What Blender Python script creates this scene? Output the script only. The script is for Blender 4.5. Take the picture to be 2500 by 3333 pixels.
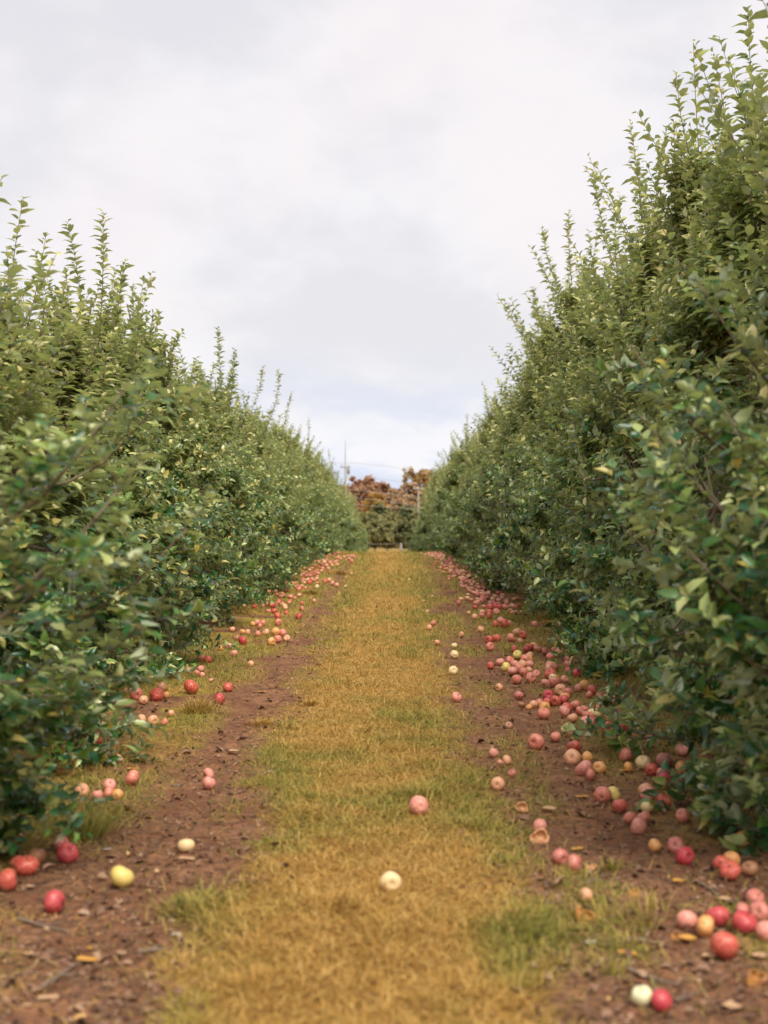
import bpy, math, random
import numpy as np
from mathutils import Vector, Matrix

R = math.radians
S = bpy.context.scene
for o in list(bpy.data.objects): bpy.data.objects.remove(o)

# ------------------------------------------------------------------ camera
F = 4630.0; VX, VY = 1270.0, 1650.0; H_CAM = 1.30       # focal length and vanishing point in photo pixels
cam_d = bpy.data.cameras.new('camera'); cam = bpy.data.objects.new('camera', cam_d)
S.collection.objects.link(cam); S.camera = cam
cam_d.sensor_fit = 'VERTICAL'; cam_d.sensor_height = 36; cam_d.lens = F/3333*36
cam.location = (0, 0, H_CAM)
cam.rotation_euler = (R(90) - math.atan(16.5/F), 0, math.atan(20/F))
cam_d.clip_start = 0.1; cam_d.clip_end = 3000
cam_d.dof.use_dof = True; cam_d.dof.focus_distance = 11.5; cam_d.dof.aperture_fstop = 2.4

# ------------------------------------------------------------------ world, sun, exposure
SUN_EL, SUN_AZ = 55, 155
W = bpy.data.worlds.new('World'); S.world = W; W.use_nodes = True
nt = W.node_tree; N = nt.nodes; L = nt.links; N.clear()
def nn(t, **k):
    n = N.new(t)
    for a, v in k.items(): setattr(n, a, v)
    return n
def wmath(op, a, b=None, clamp=False):
    n = nn('ShaderNodeMath', operation=op, use_clamp=clamp)
    for i, v in enumerate((a, b)):
        if v is None: continue
        if isinstance(v, (int, float)): n.inputs[i].default_value = v
        else: L.new(v, n.inputs[i])
    return n.outputs[0]
def wmix(f, a, b):
    n = nn('ShaderNodeMix', data_type='RGBA')
    if isinstance(f, (int, float)): n.inputs[0].default_value = f
    else: L.new(f, n.inputs[0])
    for i, v in ((6, a), (7, b)):
        if isinstance(v, tuple): n.inputs[i].default_value = (*v, 1)
        else: L.new(v, n.inputs[i])
    return n.outputs[2]
def wrange(v, a, b, c=0., d=1.):
    n = nn('ShaderNodeMapRange', interpolation_type='SMOOTHSTEP'); L.new(v, n.inputs[0])
    for i, q in enumerate((a, b, c, d)): n.inputs[i+1].default_value = q
    return n.outputs[0]
sky = nn('ShaderNodeTexSky', sky_type='NISHITA'); sky.sun_disc = False
sky.sun_elevation = R(SUN_EL); sky.sun_rotation = R(SUN_AZ); sky.air_density = 1.0; sky.dust_density = 2.0
tc = nn('ShaderNodeTexCoord'); sep = nn('ShaderNodeSeparateXYZ'); L.new(tc.outputs['Generated'], sep.inputs[0])
cmb = nn('ShaderNodeCombineXYZ'); L.new(sep.outputs[0], cmb.inputs[0]); L.new(sep.outputs[1], cmb.inputs[1]); L.new(wmath('MULTIPLY', wmath('POWER', wmath('MAXIMUM', sep.outputs[2], 0.0), 0.75), 1.6), cmb.inputs[2])
def wnoise(scale, detail, rough, off, dist=0.0):
    m = nn('ShaderNodeMapping'); m.inputs['Location'].default_value = off; L.new(cmb.outputs[0], m.inputs[0])
    n = nn('ShaderNodeTexNoise'); L.new(m.outputs[0], n.inputs[0])
    n.inputs['Scale'].default_value = scale; n.inputs['Detail'].default_value = detail
    n.inputs['Roughness'].default_value = rough; n.inputs['Distortion'].default_value = dist
    return n.outputs[0]
big = wnoise(4.2, 3, 0.5, (3.1, 1.7, 0), 0.3); mid = wnoise(10., 5, 0.55, (8.3, 2.2, 0), 0.4); fine = wnoise(24., 6, 0.6, (1.3, 6.2, 0), 0.5)
dens = wmath('ADD', wmath('ADD', wmath('MULTIPLY', big, 0.55), wmath('MULTIPLY', mid, 0.30)), wmath('MULTIPLY', fine, 0.15))
cloud = wmix(wrange(dens, 0.40, 0.60), (4.5, 4.38, 4.56), (5.3, 5.18, 5.26))           # grey underside to bright veil
warm = wmix(wrange(big, 0.42, 0.62, 0, 0.55), cloud, (5.5, 5.02, 4.98))
gap = wrange(sep.outputs[2], 0.13, 0.02)                                            # thinner, bluer cloud low over the horizon
bluish = wmix(wrange(mid, 0.40, 0.62), (4.0, 4.4, 5.5), (5.4, 5.4, 5.7))
low = wmix(wmath('MULTIPLY', gap, 0.85), warm, bluish)
skyc = wmix(0.93, sky.outputs[0], low)
bg = nn('ShaderNodeBackground'); bg.inputs[1].default_value = 0.066; L.new(skyc, bg.inputs[0])
out = nn('ShaderNodeOutputWorld'); L.new(bg.outputs[0], out.inputs[0])

sun_d = bpy.data.lights.new('sun', 'SUN'); sun = bpy.data.objects.new('sun', sun_d); S.collection.objects.link(sun)
sun_d.energy = 1.5; sun_d.angle = R(30); sun_d.color = (1.0, 0.95, 0.87)
az = R(SUN_AZ); el = R(SUN_EL)
sd = Vector((math.sin(az)*math.cos(el), math.cos(az)*math.cos(el), math.sin(el)))
sun.rotation_euler = sd.to_track_quat('Z', 'Y').to_euler()
S.view_settings.view_transform = 'Standard'; S.view_settings.look = 'None'; S.view_settings.gamma = 1
S.view_settings.exposure = 1.48
S.render.engine = 'CYCLES'; S.cycles.max_bounces = 7; S.cycles.diffuse_bounces = 4; S.cycles.glossy_bounces = 2
S.cycles.transmission_bounces = 4; S.cycles.use_denoising = True; S.cycles.sample_clamp_indirect = 4
S.cycles.caustics_reflective = False; S.cycles.caustics_refractive = False

# ------------------------------------------------------------------ helpers
rng = np.random.default_rng(7); random.seed(7)
def vnoise(p, seed=0):
    """smooth value noise, p (n,2|3) -> 0..1"""
    p = np.asarray(p, float)
    if p.shape[1] == 2: p = np.c_[p, np.zeros(len(p))]
    i = np.floor(p).astype(np.int64); f = p - i; f = f*f*(3-2*f)
    def h(a):
        k = (a[:, 0]*374761393 + a[:, 1]*668265263 + a[:, 2]*2147483647 + seed*1274126177) & 0xffffffff
        k = ((k ^ (k >> 13))*1274126177) & 0xffffffff
        return ((k ^ (k >> 16)) & 0xffff)/65535.
    r = 0
    for dx in (0, 1):
        for dy in (0, 1):
            for dz in (0, 1):
                w = (f[:, 0] if dx else 1-f[:, 0])*(f[:, 1] if dy else 1-f[:, 1])*(f[:, 2] if dz else 1-f[:, 2])
                r = r + w*h(i + np.array([dx, dy, dz]))
    return r
def fbm(p, seed=0, o=4):
    p = np.asarray(p, float); r = 0; a = .5
    for k in range(o): r = r + a*vnoise(p*2**k + 17.3*k, seed+k); a *= .5
    return r/(1-.5**o)
def norm(v): return v/np.maximum(np.linalg.norm(v, axis=-1, keepdims=True), 1e-9)

def terrain(y):
    y = np.asarray(y, float)
    a = np.clip(y-36, 0, 11.25); z = -.002*a*a
    b = np.clip(y-47.25, 0, 36); z = z - .045*b
    return z
def gh(x, y):
    x = np.atleast_1d(np.asarray(x, float)); y = np.atleast_1d(np.asarray(y, float)); p = np.c_[x, y]
    fade = np.clip((60-y)/20, 0, 1)
    z = terrain(y) + fade*((fbm(p*1.1, 3, 3)-.5)*.045 + (fbm(p*7, 9, 3)-.5)*.022)
    rut = np.exp(-((np.abs(x)-.82)/.22)**2)*.018
    return z - rut*fade
def at(px, py_bottom):
    """ground point seen at photo pixel (px, py)"""
    dist = F*H_CAM/(py_bottom-VY)
    for _ in range(6):
        x = (px-VX)*dist/F
        dist = F*(H_CAM-float(gh(x, dist)[0]))/(py_bottom-VY)
    return (px-VX)*dist/F, dist

def mesh_np(name, V, faces_flat, sizes, mats, smooth=True, attrs=None, matidx=None):
    me = bpy.data.meshes.new(name); V = np.asarray(V, np.float32)
    me.vertices.add(len(V)); me.vertices.foreach_set('co', V.ravel())
    faces_flat = np.asarray(faces_flat, np.int32).ravel(); sizes = np.asarray(sizes, np.int32).ravel()
    me.loops.add(len(faces_flat)); me.loops.foreach_set('vertex_index', faces_flat)
    me.polygons.add(len(sizes)); st = np.concatenate([[0], np.cumsum(sizes)[:-1]]).astype(np.int32)
    me.polygons.foreach_set('loop_start', st)
    me.polygons.foreach_set('use_smooth', np.full(len(sizes), smooth))
    if matidx is not None: me.polygons.foreach_set('material_index', np.asarray(matidx, np.int32))
    for k, v in (attrs or {}).items():
        a = me.attributes.new(k, 'FLOAT', 'POINT'); a.data.foreach_set('value', np.asarray(v, np.float32))
    me.update(calc_edges=True); me.validate()
    for m in (mats if isinstance(mats, (list, tuple)) else [mats]): me.materials.append(m)
    return me
def link(name, data, parent=None, loc=None):
    o = bpy.data.objects.new(name, data); S.collection.objects.link(o)
    if parent is not None: o.parent = parent
    if loc is not None: o.location = loc
    return o
def tag(o, label=None, cat=None, group=None, kind=None):
    for k, v in (('label', label), ('category', cat), ('group', group), ('kind', kind)):
        if v: o[k] = v
    return o
class Geo:
    def __init__(s): s.V = []; s.F = []; s.Z = []; s.M = []; s.n = 0; s.A = []
    def add(s, V, flat, sizes, mat=0, attr=0.):
        V = np.asarray(V).reshape(-1, 3); s.V.append(V); s.F.append(np.asarray(flat).ravel()+s.n); s.Z.append(np.asarray(sizes)); s.M.append(np.full(len(sizes), mat))
        s.A.append(np.broadcast_to(np.asarray(attr, float), (len(V),))); s.n += len(V)
    def mesh(s, name, mats, smooth=True):
        return mesh_np(name, np.concatenate(s.V), np.concatenate(s.F), np.concatenate(s.Z), mats, smooth, {'tint': np.concatenate(s.A)}, np.concatenate(s.M))
def tubes(g, P, Rr, k=4, mat=0, cap=True):
    """P (n,m,3) paths, Rr (n,m) radii"""
    P = np.asarray(P, float); Rr = np.asarray(Rr, float); n, m, _ = P.shape
    T = norm(np.gradient(P, axis=1)); ref = np.where(np.abs(T[:, :1, 2:]) > .9, np.array([1., 0, 0]), np.array([0, 0, 1.]))
    ref = np.broadcast_to(ref, T.shape); A = norm(np.cross(T, ref)); B = np.cross(T, A)
    th = np.arange(k)/k*2*math.pi
    V = P[:, :, None] + Rr[:, :, None, None]*(A[:, :, None]*np.cos(th)[:, None] + B[:, :, None]*np.sin(th)[:, None])
    base = (np.arange(n)*m*k)[:, None, None]; i = (np.arange(m-1)*k)[None, :, None]; j = np.arange(k)[None, None]; j2 = (j+1) % k
    Q = np.stack([base+i+j, base+i+j2, base+i+k+j2, base+i+k+j], -1).reshape(-1, 4)
    g.add(V, Q, np.full(len(Q), 4), mat)
    if cap:
        C = ((np.arange(n)*m*k)[:, None] + (m-1)*k + np.arange(k)[None])
        g.F.append((C + g.n - n*m*k).ravel()); g.Z.append(np.full(n, k)); g.M.append(np.full(n, mat))
LEAF_T = np.array([[0, 0, 0], [.28, -.40, .10], [.30, 0, 0], [.28, .40, .10], [.68, -.36, .08], [.68, 0, 0], [.68, .36, .08], [1, 0, 0]])
LEAF_F = np.array([0, 2, 1, 0, 3, 2, 1, 2, 5, 4, 2, 3, 6, 5, 4, 5, 7, 5, 6, 7]); LEAF_Z = [3, 3, 4, 4, 3, 3]
def leaves(g, P, D, Nn, size, width=.5, curl=.35, fold=1., tint=0., mat=0):
    """P base, D axis, Nn upper side"""
    n = len(P); D = norm(D); Nn = norm(Nn - (Nn*D).sum(-1, keepdims=True)*D); B = np.cross(Nn, D)
    size = np.broadcast_to(size, (n,)); curl = np.broadcast_to(curl, (n,)); width = np.broadcast_to(width, (n,)); fold = np.broadcast_to(fold, (n,))
    u = LEAF_T[:, 0][None]; v = LEAF_T[:, 1][None]*width[:, None]*1.25; w = LEAF_T[:, 2][None]*fold[:, None]*1.6 - curl[:, None]*u**2
    w = w + rng.normal(0, .035, (n, 8))
    V = P[:, None] + size[:, None, None]*(u[..., None]*D[:, None] + v[..., None]*B[:, None] + w[..., None]*Nn[:, None])
    fl = (LEAF_F[None] + (np.arange(n)*8)[:, None]).ravel()
    g.add(V, fl, np.tile(LEAF_Z, n), mat, np.repeat(np.broadcast_to(tint, (n,)), 8))
def rdir(n):
    v = rng.normal(size=(n, 3)); return norm(v)

# ------------------------------------------------------------------ materials
def mat(name):
    m = bpy.data.materials.new(name); m.use_nodes = True; t = m.node_tree; t.nodes.clear()
    return m, t, t.nodes, t.links
class MN:
    def __init__(s, name):
        s.m, s.t, s.N, s.L = mat(name); s.out = s.N.new('ShaderNodeOutputMaterial')
    def n(s, t, **k):
        a = s.N.new(t)
        for q, v in k.items(): setattr(a, q, v)
        return a
    def put(s, sock, v):
        if isinstance(v, tuple): sock.default_value = (*v, 1) if len(v) == 3 and len(sock.default_value) == 4 else v
        elif isinstance(v, (int, float)): sock.default_value = v
        else: s.L.new(v, sock)
    def mix(s, f, a, b, mode='MIX'):
        q = s.n('ShaderNodeMix', data_type='RGBA', blend_type=mode); s.put(q.inputs[0], f); s.put(q.inputs[6], a); s.put(q.inputs[7], b); return q.outputs[2]
    def math(s, op, a, b=0.):
        q = s.n('ShaderNodeMath', operation=op); s.put(q.inputs[0], a); s.put(q.inputs[1], b); return q.outputs[0]
    def rng(s, v, a, b, c=0., d=1.):
        q = s.n('ShaderNodeMapRange', interpolation_type='SMOOTHSTEP'); s.put(q.inputs[0], v)
        for i, w in enumerate((a, b, c, d)): q.inputs[i+1].default_value = w
        return q.outputs[0]
    def noise(s, scale, detail=4, rough=.55, coord='Object', dist=0., scl=None):
        tc = s.n('ShaderNodeTexCoord'); co = tc.outputs[coord] if coord != 'World' else s.n('ShaderNodeNewGeometry').outputs['Position']
        if scl:
            mp = s.n('ShaderNodeMapping'); mp.inputs['Scale'].default_value = scl; s.L.new(co, mp.inputs[0]); co = mp.outputs[0]
        q = s.n('ShaderNodeTexNoise'); s.L.new(co, q.inputs[0]); q.inputs['Scale'].default_value = scale
        q.inputs['Detail'].default_value = detail; q.inputs['Roughness'].default_value = rough; q.inputs['Distortion'].default_value = dist
        return q.outputs[0]
    def island(s): return s.n('ShaderNodeNewGeometry').outputs['Random Per Island']
    def back(s): return s.n('ShaderNodeNewGeometry').outputs['Backfacing']
    def orand(s): return s.n('ShaderNodeObjectInfo').outputs['Random']
    def attr(s, nm): return s.n('ShaderNodeAttribute', attribute_name=nm).outputs['Fac']
    def ramp(s, v, stops):
        q = s.n('ShaderNodeValToRGB'); s.put(q.inputs[0], v); e = q.color_ramp.elements
        while len(e) < len(stops): e.new(.5)
        for i, (p, c) in enumerate(stops): e[i].position = p; e[i].color = (*c, 1)
        return q.outputs[0]
    def bsdf(s, col, rough=.8, spec=.3, bump=None, bs=.3, bd=.01):
        b = s.n('ShaderNodeBsdfPrincipled'); s.put(b.inputs['Base Color'], col); s.put(b.inputs['Roughness'], rough); s.put(b.inputs['Specular IOR Level'], spec)
        if bump is not None:
            q = s.n('ShaderNodeBump'); s.put(q.inputs['Height'], bump); q.inputs['Strength'].default_value = bs; q.inputs['Distance'].default_value = bd
            s.L.new(q.outputs[0], b.inputs['Normal'])
        return b.outputs[0]
    def done(s, sh): s.L.new(sh, s.out.inputs[0]); return s.m

def leaf_mat(name, dark, midc, olive, yellow, under, trans=.32, gloss=.45):
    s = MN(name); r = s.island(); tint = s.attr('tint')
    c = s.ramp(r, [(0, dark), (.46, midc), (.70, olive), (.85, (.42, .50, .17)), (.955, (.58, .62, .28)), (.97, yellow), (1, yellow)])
    c = s.mix(s.math('MULTIPLY', tint, .9), c, s.ramp(r, [(0, (.10, .17, .035)), (.3, (.33, .32, .085)), (.7, (.61, .54, .20)), (1, (.80, .68, .34))]))  # pale olive-gold for high leaves: yellower young growth, partly brighter light painted in
    c = s.mix(s.rng(s.orand(), 0, 1, 0, .10), c, olive)
    front = c; c2 = s.mix(.68, c, under); c = s.mix(s.back(), c2, front)
    tr = s.mix(.28, c, s.mix(.5, olive, yellow)); tr = s.mix(1., tr, (1.25, 1.3, .75), 'MULTIPLY')
    b = s.bsdf(c, .30, gloss); tl = s.n('ShaderNodeBsdfTranslucent'); s.L.new(tr, tl.inputs[0])
    mx = s.n('ShaderNodeMixShader'); mx.inputs[0].default_value = trans; s.L.new(b, mx.inputs[1]); s.L.new(tl.outputs[0], mx.inputs[2])
    return s.done(mx.outputs[0])
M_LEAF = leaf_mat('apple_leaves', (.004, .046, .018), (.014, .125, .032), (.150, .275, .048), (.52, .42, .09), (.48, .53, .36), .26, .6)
s = MN('bark'); n = s.noise(9, 5, .6, scl=(1, 1, .25)); M_BARK = s.done(s.bsdf(s.ramp(n, [(.3, (.07, .05, .038)), (.55, (.17, .13, .095)), (.75, (.26, .22, .17))]), .85, .2, n, .6, .01))
s = MN('twig_bark'); M_TWIG = s.done(s.bsdf(s.mix(s.noise(14), (.10, .072, .045), (.23, .18, .12)), .8, .2))

# ground: reddish brown soil, dry thatch down the middle, moss by the trees
s = MN('orchard_ground')
g_attr = s.attr('grassy'); g_moss = s.attr('mossy')
n1 = s.noise(3.0, 6, .6, 'World'); n2 = s.noise(28, 6, .65, 'World'); n3 = s.noise(110, 4, .6, 'World')
soil = s.mix(s.rng(n1, .35, .65), (.185, .078, .038), (.295, .142, .072)); soil = s.mix(s.rng(n2, .40, .62, 0, .9), soil, (.12, .06, .035)); soil = s.mix(s.rng(n3, .55, .75, 0, .6), soil, (.47, .30, .18))
thatch = s.mix(s.rng(n2, .3, .7), (.28, .15, .04), (.44, .26, .07)); thatch = s.mix(s.rng(n1, .42, .62, 0, .6), thatch, (.17, .17, .045))
moss = s.mix(s.rng(n2, .35, .65), (.25, .185, .03), (.38, .29, .055))
c = s.mix(g_moss, soil, moss); c = s.mix(g_attr, c, thatch)
hgt = s.math('ADD', n2, s.math('MULTIPLY', n3, .5))
M_GROUND = s.done(s.bsdf(c, .95, .1, hgt, .7, .012))

def blade_mat(name, ramp, trans=.3):
    s = MN(name); r = s.island(); tint = s.attr('tint')
    gold = s.ramp(r, ramp[0]); green = s.ramp(r, ramp[1]); c = s.mix(tint, gold, green)
    b = s.bsdf(c, .7, .15); tl = s.n('ShaderNodeBsdfTranslucent'); s.L.new(c, tl.inputs[0])
    mx = s.n('ShaderNodeMixShader'); mx.inputs[0].default_value = trans; s.L.new(b, mx.inputs[1]); s.L.new(tl.outputs[0], mx.inputs[2])
    return s.done(mx.outputs[0])
M_GRASS = blade_mat('dry_grass', ([(0, (.25, .115, .03)), (.35, (.47, .265, .062)), (.7, (.62, .375, .105)), (1, (.70, .48, .18))],
                                  [(0, (.09, .12, .026)), (.4, (.20, .22, .042)), (.8, (.42, .34, .075)), (1, (.54, .42, .14))]))
s = MN('dead_leaf'); r = s.island(); c = s.ramp(r, [(0, (.10, .055, .035)), (.35, (.20, .11, .065)), (.75, (.28, .16, .10)), (.97, (.38, .24, .15)), (1, (.62, .38, .14))]); M_LITTER = s.done(s.bsdf(c, .7, .25))
s = MN('yellow_leaf'); c = s.mix(s.noise(40, 3), (.60, .33, .06), (.46, .20, .045)); M_YLEAF = s.done(s.bsdf(c, .55, .35))
s = MN('tan_leaf'); c = s.mix(s.noise(40, 3), (.55, .35, .20), (.36, .20, .10)); M_TLEAF = s.done(s.bsdf(c, .6, .3))
s = MN('pale_leaf'); c = s.mix(s.noise(40, 3), (.5, .46, .40), (.36, .31, .25)); M_PLEAF = s.done(s.bsdf(c, .6, .3))

def apple_mat(name, base, blush, cover=.5, spots=.25):
    s = MN(name); ob = s.n('ShaderNodeObjectInfo'); tcx = s.n('ShaderNodeTexCoord'); add = s.n('ShaderNodeVectorMath', operation='ADD')
    sc = s.n('ShaderNodeVectorMath', operation='SCALE'); s.L.new(ob.outputs['Location'], sc.inputs[0]); sc.inputs['Scale'].default_value = 3.7
    s.L.new(tcx.outputs['Object'], add.inputs[0]); s.L.new(sc.outputs[0], add.inputs[1])
    def nz(scale, det, scl=(1, 1, 1)):
        mp = s.n('ShaderNodeMapping'); mp.inputs['Scale'].default_value = scl; s.L.new(add.outputs[0], mp.inputs[0])
        q = s.n('ShaderNodeTexNoise'); s.L.new(mp.outputs[0], q.inputs[0]); q.inputs['Scale'].default_value = scale; q.inputs['Detail'].default_value = det; return q.outputs[0]
    broad = nz(14, 2); streak = nz(120, 3, (1, 1, .15)); sp = nz(230, 2)
    f = s.math('ADD', s.math('MULTIPLY', broad, .75), s.math('MULTIPLY', streak, .25)); f = s.rng(f, .62-cover*.3, .72-cover*.3+.03)
    c = s.mix(f, base, blush); c = s.mix(s.rng(sp, .66, .72, 0, spots), c, (.75, .6, .4))
    c = s.mix(s.rng(nz(26, 4), .60, .70, 0, .75), c, (.20, .09, .045))
    c = s.mix(s.rng(s.orand(), 0, 1, 0, .08), c, (.62, .33, .22))
    return s.done(s.bsdf(c, s.rng(s.noise(20, 3), .3, .7, .32, .5), .45))
AM = {
 'crimson': apple_mat('crimson_apple_skin', (.62, .16, .12), (.46, .03, .05), .85, .15),
 'red':     apple_mat('red_apple_skin', (.70, .24, .12), (.50, .045, .045), .75),
 'salmon':  apple_mat('salmon_apple_skin', (.76, .36, .21), (.62, .13, .11), .68),
 'pink':    apple_mat('pink_apple_skin', (.79, .42, .28), (.66, .18, .16), .66),
 'peach':   apple_mat('peach_apple_skin', (.76, .43, .23), (.70, .21, .12), .5),
 'orange':  apple_mat('orange_apple_skin', (.78, .44, .14), (.66, .17, .06), .5),
 'yellow':  apple_mat('yellow_apple_skin', (.78, .60, .16), (.72, .36, .10), .18),
 'cream':   apple_mat('cream_apple_skin', (.82, .60, .30), (.74, .42, .24), .16),
 'pale':    apple_mat('pale_apple_skin', (.74, .72, .42), (.70, .66, .34), .2, .1),
 'dusky':   apple_mat('dusky_apple_skin', (.60, .24, .17), (.45, .09, .08), .6),
 'brown':   apple_mat('brown_apple_skin', (.40, .19, .09), (.30, .10, .05), .5),
}
s = MN('apple_stem'); M_STEM = s.done(s.bsdf((.12, .07, .04), .8, .2))
s = MN('apple_calyx'); M_CALYX = s.done(s.bsdf((.10, .06, .035), .9, .1))
s = MN('rotten_flesh'); M_ROT = s.done(s.bsdf(s.mix(s.noise(45, 4), (.58, .27, .06), (.30, .11, .03)), .5, .35, s.noise(60), .4, .004))
s = MN('peach_flesh'); M_FLESH = s.done(s.bsdf(s.mix(s.noise(45, 4), (.72, .42, .18), (.52, .22, .10)), .5, .35))

# ------------------------------------------------------------------ ground
def grassy(x, y):
    p = np.c_[x, y]; n = (fbm(p*1.6, 21, 4)-.5)*.9; n2 = (fbm(p*6, 22, 3)-.5)*.35
    c = -.06 + .03*np.sin(y*.5); hw = .58 + np.clip((y-5)*.012, 0, .35)
    g = np.clip((hw - np.abs(x-c) + (n+n2)*.55)/.26, 0, 1)
    g = np.maximum(g, np.clip((y-30)/14, 0, 1))
    off = np.abs(np.abs(x)-.90); far_ = np.clip((y-7)/8, 0, 1)
    out = np.clip((fbm(p*1.3, 31, 4)-.46+far_*.11)*7, 0, 1)*np.clip((off-.08+far_*.12)/.2, 0, 1)*np.where(x < 0, .42+.25*far_, .35+.45*far_)*np.clip((np.abs(x)-.5)/.2, 0, 1)
    return np.maximum(g, out)
def mossy(x, y):
    p = np.c_[x, y]
    return np.clip((fbm(p*1.9, 41, 4)-.42)*6, 0, 1)*np.clip((np.abs(x)-.98)/.25, 0, 1)*np.where(x < 0, .95, .35)
def grid(xs, ys, name):
    X, Y = np.meshgrid(xs, ys); x = X.ravel(); y = Y.ravel(); z = gh(x, y)
    nx, ny = len(xs), len(ys); i = np.arange(nx-1)[None]; j = np.arange(ny-1)[:, None]*nx
    Q = np.stack([i+j, i+j+1, i+j+1+nx, i+j+nx], -1).reshape(-1, 4)
    z = z + ((fbm(np.c_[x, y]*22, 51, 2)-.5)*.02)*np.clip((20-y)/10, 0, 1)*np.where(np.abs(x) < 3.5, 1, 0)*(1-.6*grassy(x, y))
    me = mesh_np(name, np.c_[x, y, z], Q, np.full(len(Q), 4), M_GROUND, True, {'grassy': grassy(x, y), 'mossy': mossy(x, y)})
    return me
xs = np.unique(np.concatenate([np.linspace(-1500, -60, 10), np.linspace(-60, -4, 20), np.linspace(-4, -2.4, 14), np.linspace(-2.4, 2.4, 200), np.linspace(2.4, 4, 14), np.linspace(4, 60, 20), np.linspace(60, 1500, 10)]))
ys = np.unique(np.concatenate([np.linspace(-300, -6, 8), np.linspace(-6, 2.6, 20), np.linspace(2.6, 11, 340), np.linspace(11, 24, 220), np.linspace(24, 60, 180), np.linspace(60, 140, 40), np.linspace(140, 2000, 20)]))
tag(link('ground', grid(xs, ys, 'ground')), 'soil and worn thatch running down the orchard aisle', 'ground', kind='structure')

# ------------------------------------------------------------------ grass (uncountable)
def blades(g, x, y, length, width, flat, tint, z0=None, bendk=1.):
    n = len(x); z = gh(x, y) if z0 is None else z0
    a = rng.uniform(0, 2*math.pi, n); tilt = np.clip(rng.normal(flat, .28, n), .02, 1.45)
    D = np.c_[np.cos(a)*np.sin(tilt), np.sin(a)*np.sin(tilt), np.cos(tilt)]; B = np.c_[-np.sin(a), np.cos(a), rng.uniform(-.4, .4, n)]
    P = np.c_[x, y, z-.003]; ln = length*rng.uniform(.55, 1.35, n); w = width*rng.uniform(.7, 1.3, n)*.5
    mid = P + D*(ln*.55)[:, None]; bend = (rng.uniform(.0, .55, n)*bendk*ln)[:, None]*np.c_[np.cos(a), np.sin(a), -.7*np.ones(n)]
    tip = P + D*ln[:, None] + bend*.7
    tip[:, 2] = np.maximum(tip[:, 2], z+.004); mid[:, 2] = np.maximum(mid[:, 2], z+.006)
    V = np.stack([P-B*w[:, None], P+B*w[:, None], mid-B*(w*.8)[:, None], mid+B*(w*.8)[:, None], tip], 1)
    fl = (np.array([0, 1, 3, 2, 2, 3, 4])[None] + (np.arange(n)*5)[:, None]).ravel()
    g.add(V, fl, np.tile([4, 3], n), 0, np.repeat(tint, 5))
def greenness(x, y):
    p = np.c_[x, y]; base = (fbm(p*np.array([1.5, .8]), 61, 4)-.5)*4.2 + (fbm(p*6, 62, 4)-.5)*3.0
    side = np.clip((np.abs(x+.02)-.28)/.35, 0, 1)*.75 + np.where(x > .15, .18, 0)
    yy = np.clip((y-9)/10, 0, 1)*.18
    return np.clip(.02 + side + base*.5 + yy, 0, 1)
g = Geo()
n = 640000
y = 3.2*(1-rng.random(n)*(1-(3.2/62)**1.15))**(-1/1.15)
x = rng.uniform(-2.1, 2.1, n)
p = np.c_[x, y]; dens = grassy(x, y)*(.45+.9*fbm(p*9, 71, 3)) + mossy(x, y)*.10 + .012
k = rng.random(n) < dens; x, y = x[k], y[k]
gr = np.clip(greenness(x, y) + rng.normal(0, .16, len(x)), 0, 1)
sc = np.maximum(1, y/9)**.8
tall = np.clip((fbm(np.c_[x, y]*5, 81, 3)-.5)*5, 0, 1.6)
blades(g, x, y, .044*(1+.35*tall+.1*gr)*sc**.6*np.where(rng.random(len(x)) < .12, 1.6, 1), .0034*sc, 1.25-.22*gr-.12*tall, gr)
grass_obj = link('grass', g.mesh('grass', M_GRASS, False)); tag(grass_obj, 'short tangled grass, golden down the middle and greener at the edges', 'grass', kind='stuff')

# prominent tufts are things
def tuft(px, pyb, rad, hgt, n, tint, label):
    x0, y0 = at(px, pyb); g = Geo(); q = rng.normal(0, rad*.45, (n, 2)); r = np.linalg.norm(q, axis=1)
    a = np.arctan2(q[:, 1], q[:, 0]) + rng.normal(0, .4, n); tilt = np.clip(r/rad*.6+rng.normal(.15, .2, n), 0, 1.2)
    z = gh(x0+q[:, 0], y0+q[:, 1]); zc = float(gh(x0, y0)[0])
    D = np.c_[np.cos(a)*np.sin(tilt), np.sin(a)*np.sin(tilt), np.cos(tilt)]; B = np.c_[-np.sin(a), np.cos(a), 0*a]
    P = np.c_[q[:, 0], q[:, 1], z-zc-.004]; ln = (hgt*rng.uniform(.5, 1.2, n))[:, None]; w = .0022*max(1, y0/9)
    mid = P+D*ln*.6; tip = P+D*ln+np.c_[np.cos(a), np.sin(a), -.5*np.ones(n)]*ln*.3
    V = np.stack([P-B*w, P+B*w, mid-B*w*.8, mid+B*w*.8, tip], 1)
    g.add(V, (np.array([0, 1, 3, 2, 2, 3, 4])[None]+(np.arange(n)*5)[:, None]).ravel(), np.tile([4, 3], n), 0, np.repeat(np.clip(tint+rng.normal(0, .12, n), 0, 1), 5))
    tag(link('grass_tuft', g.mesh('grass_tuft', M_GRASS, False), loc=(x0, y0, zc)), label, 'grass tuft', 'grass tufts standing above the mown grass')
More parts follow.
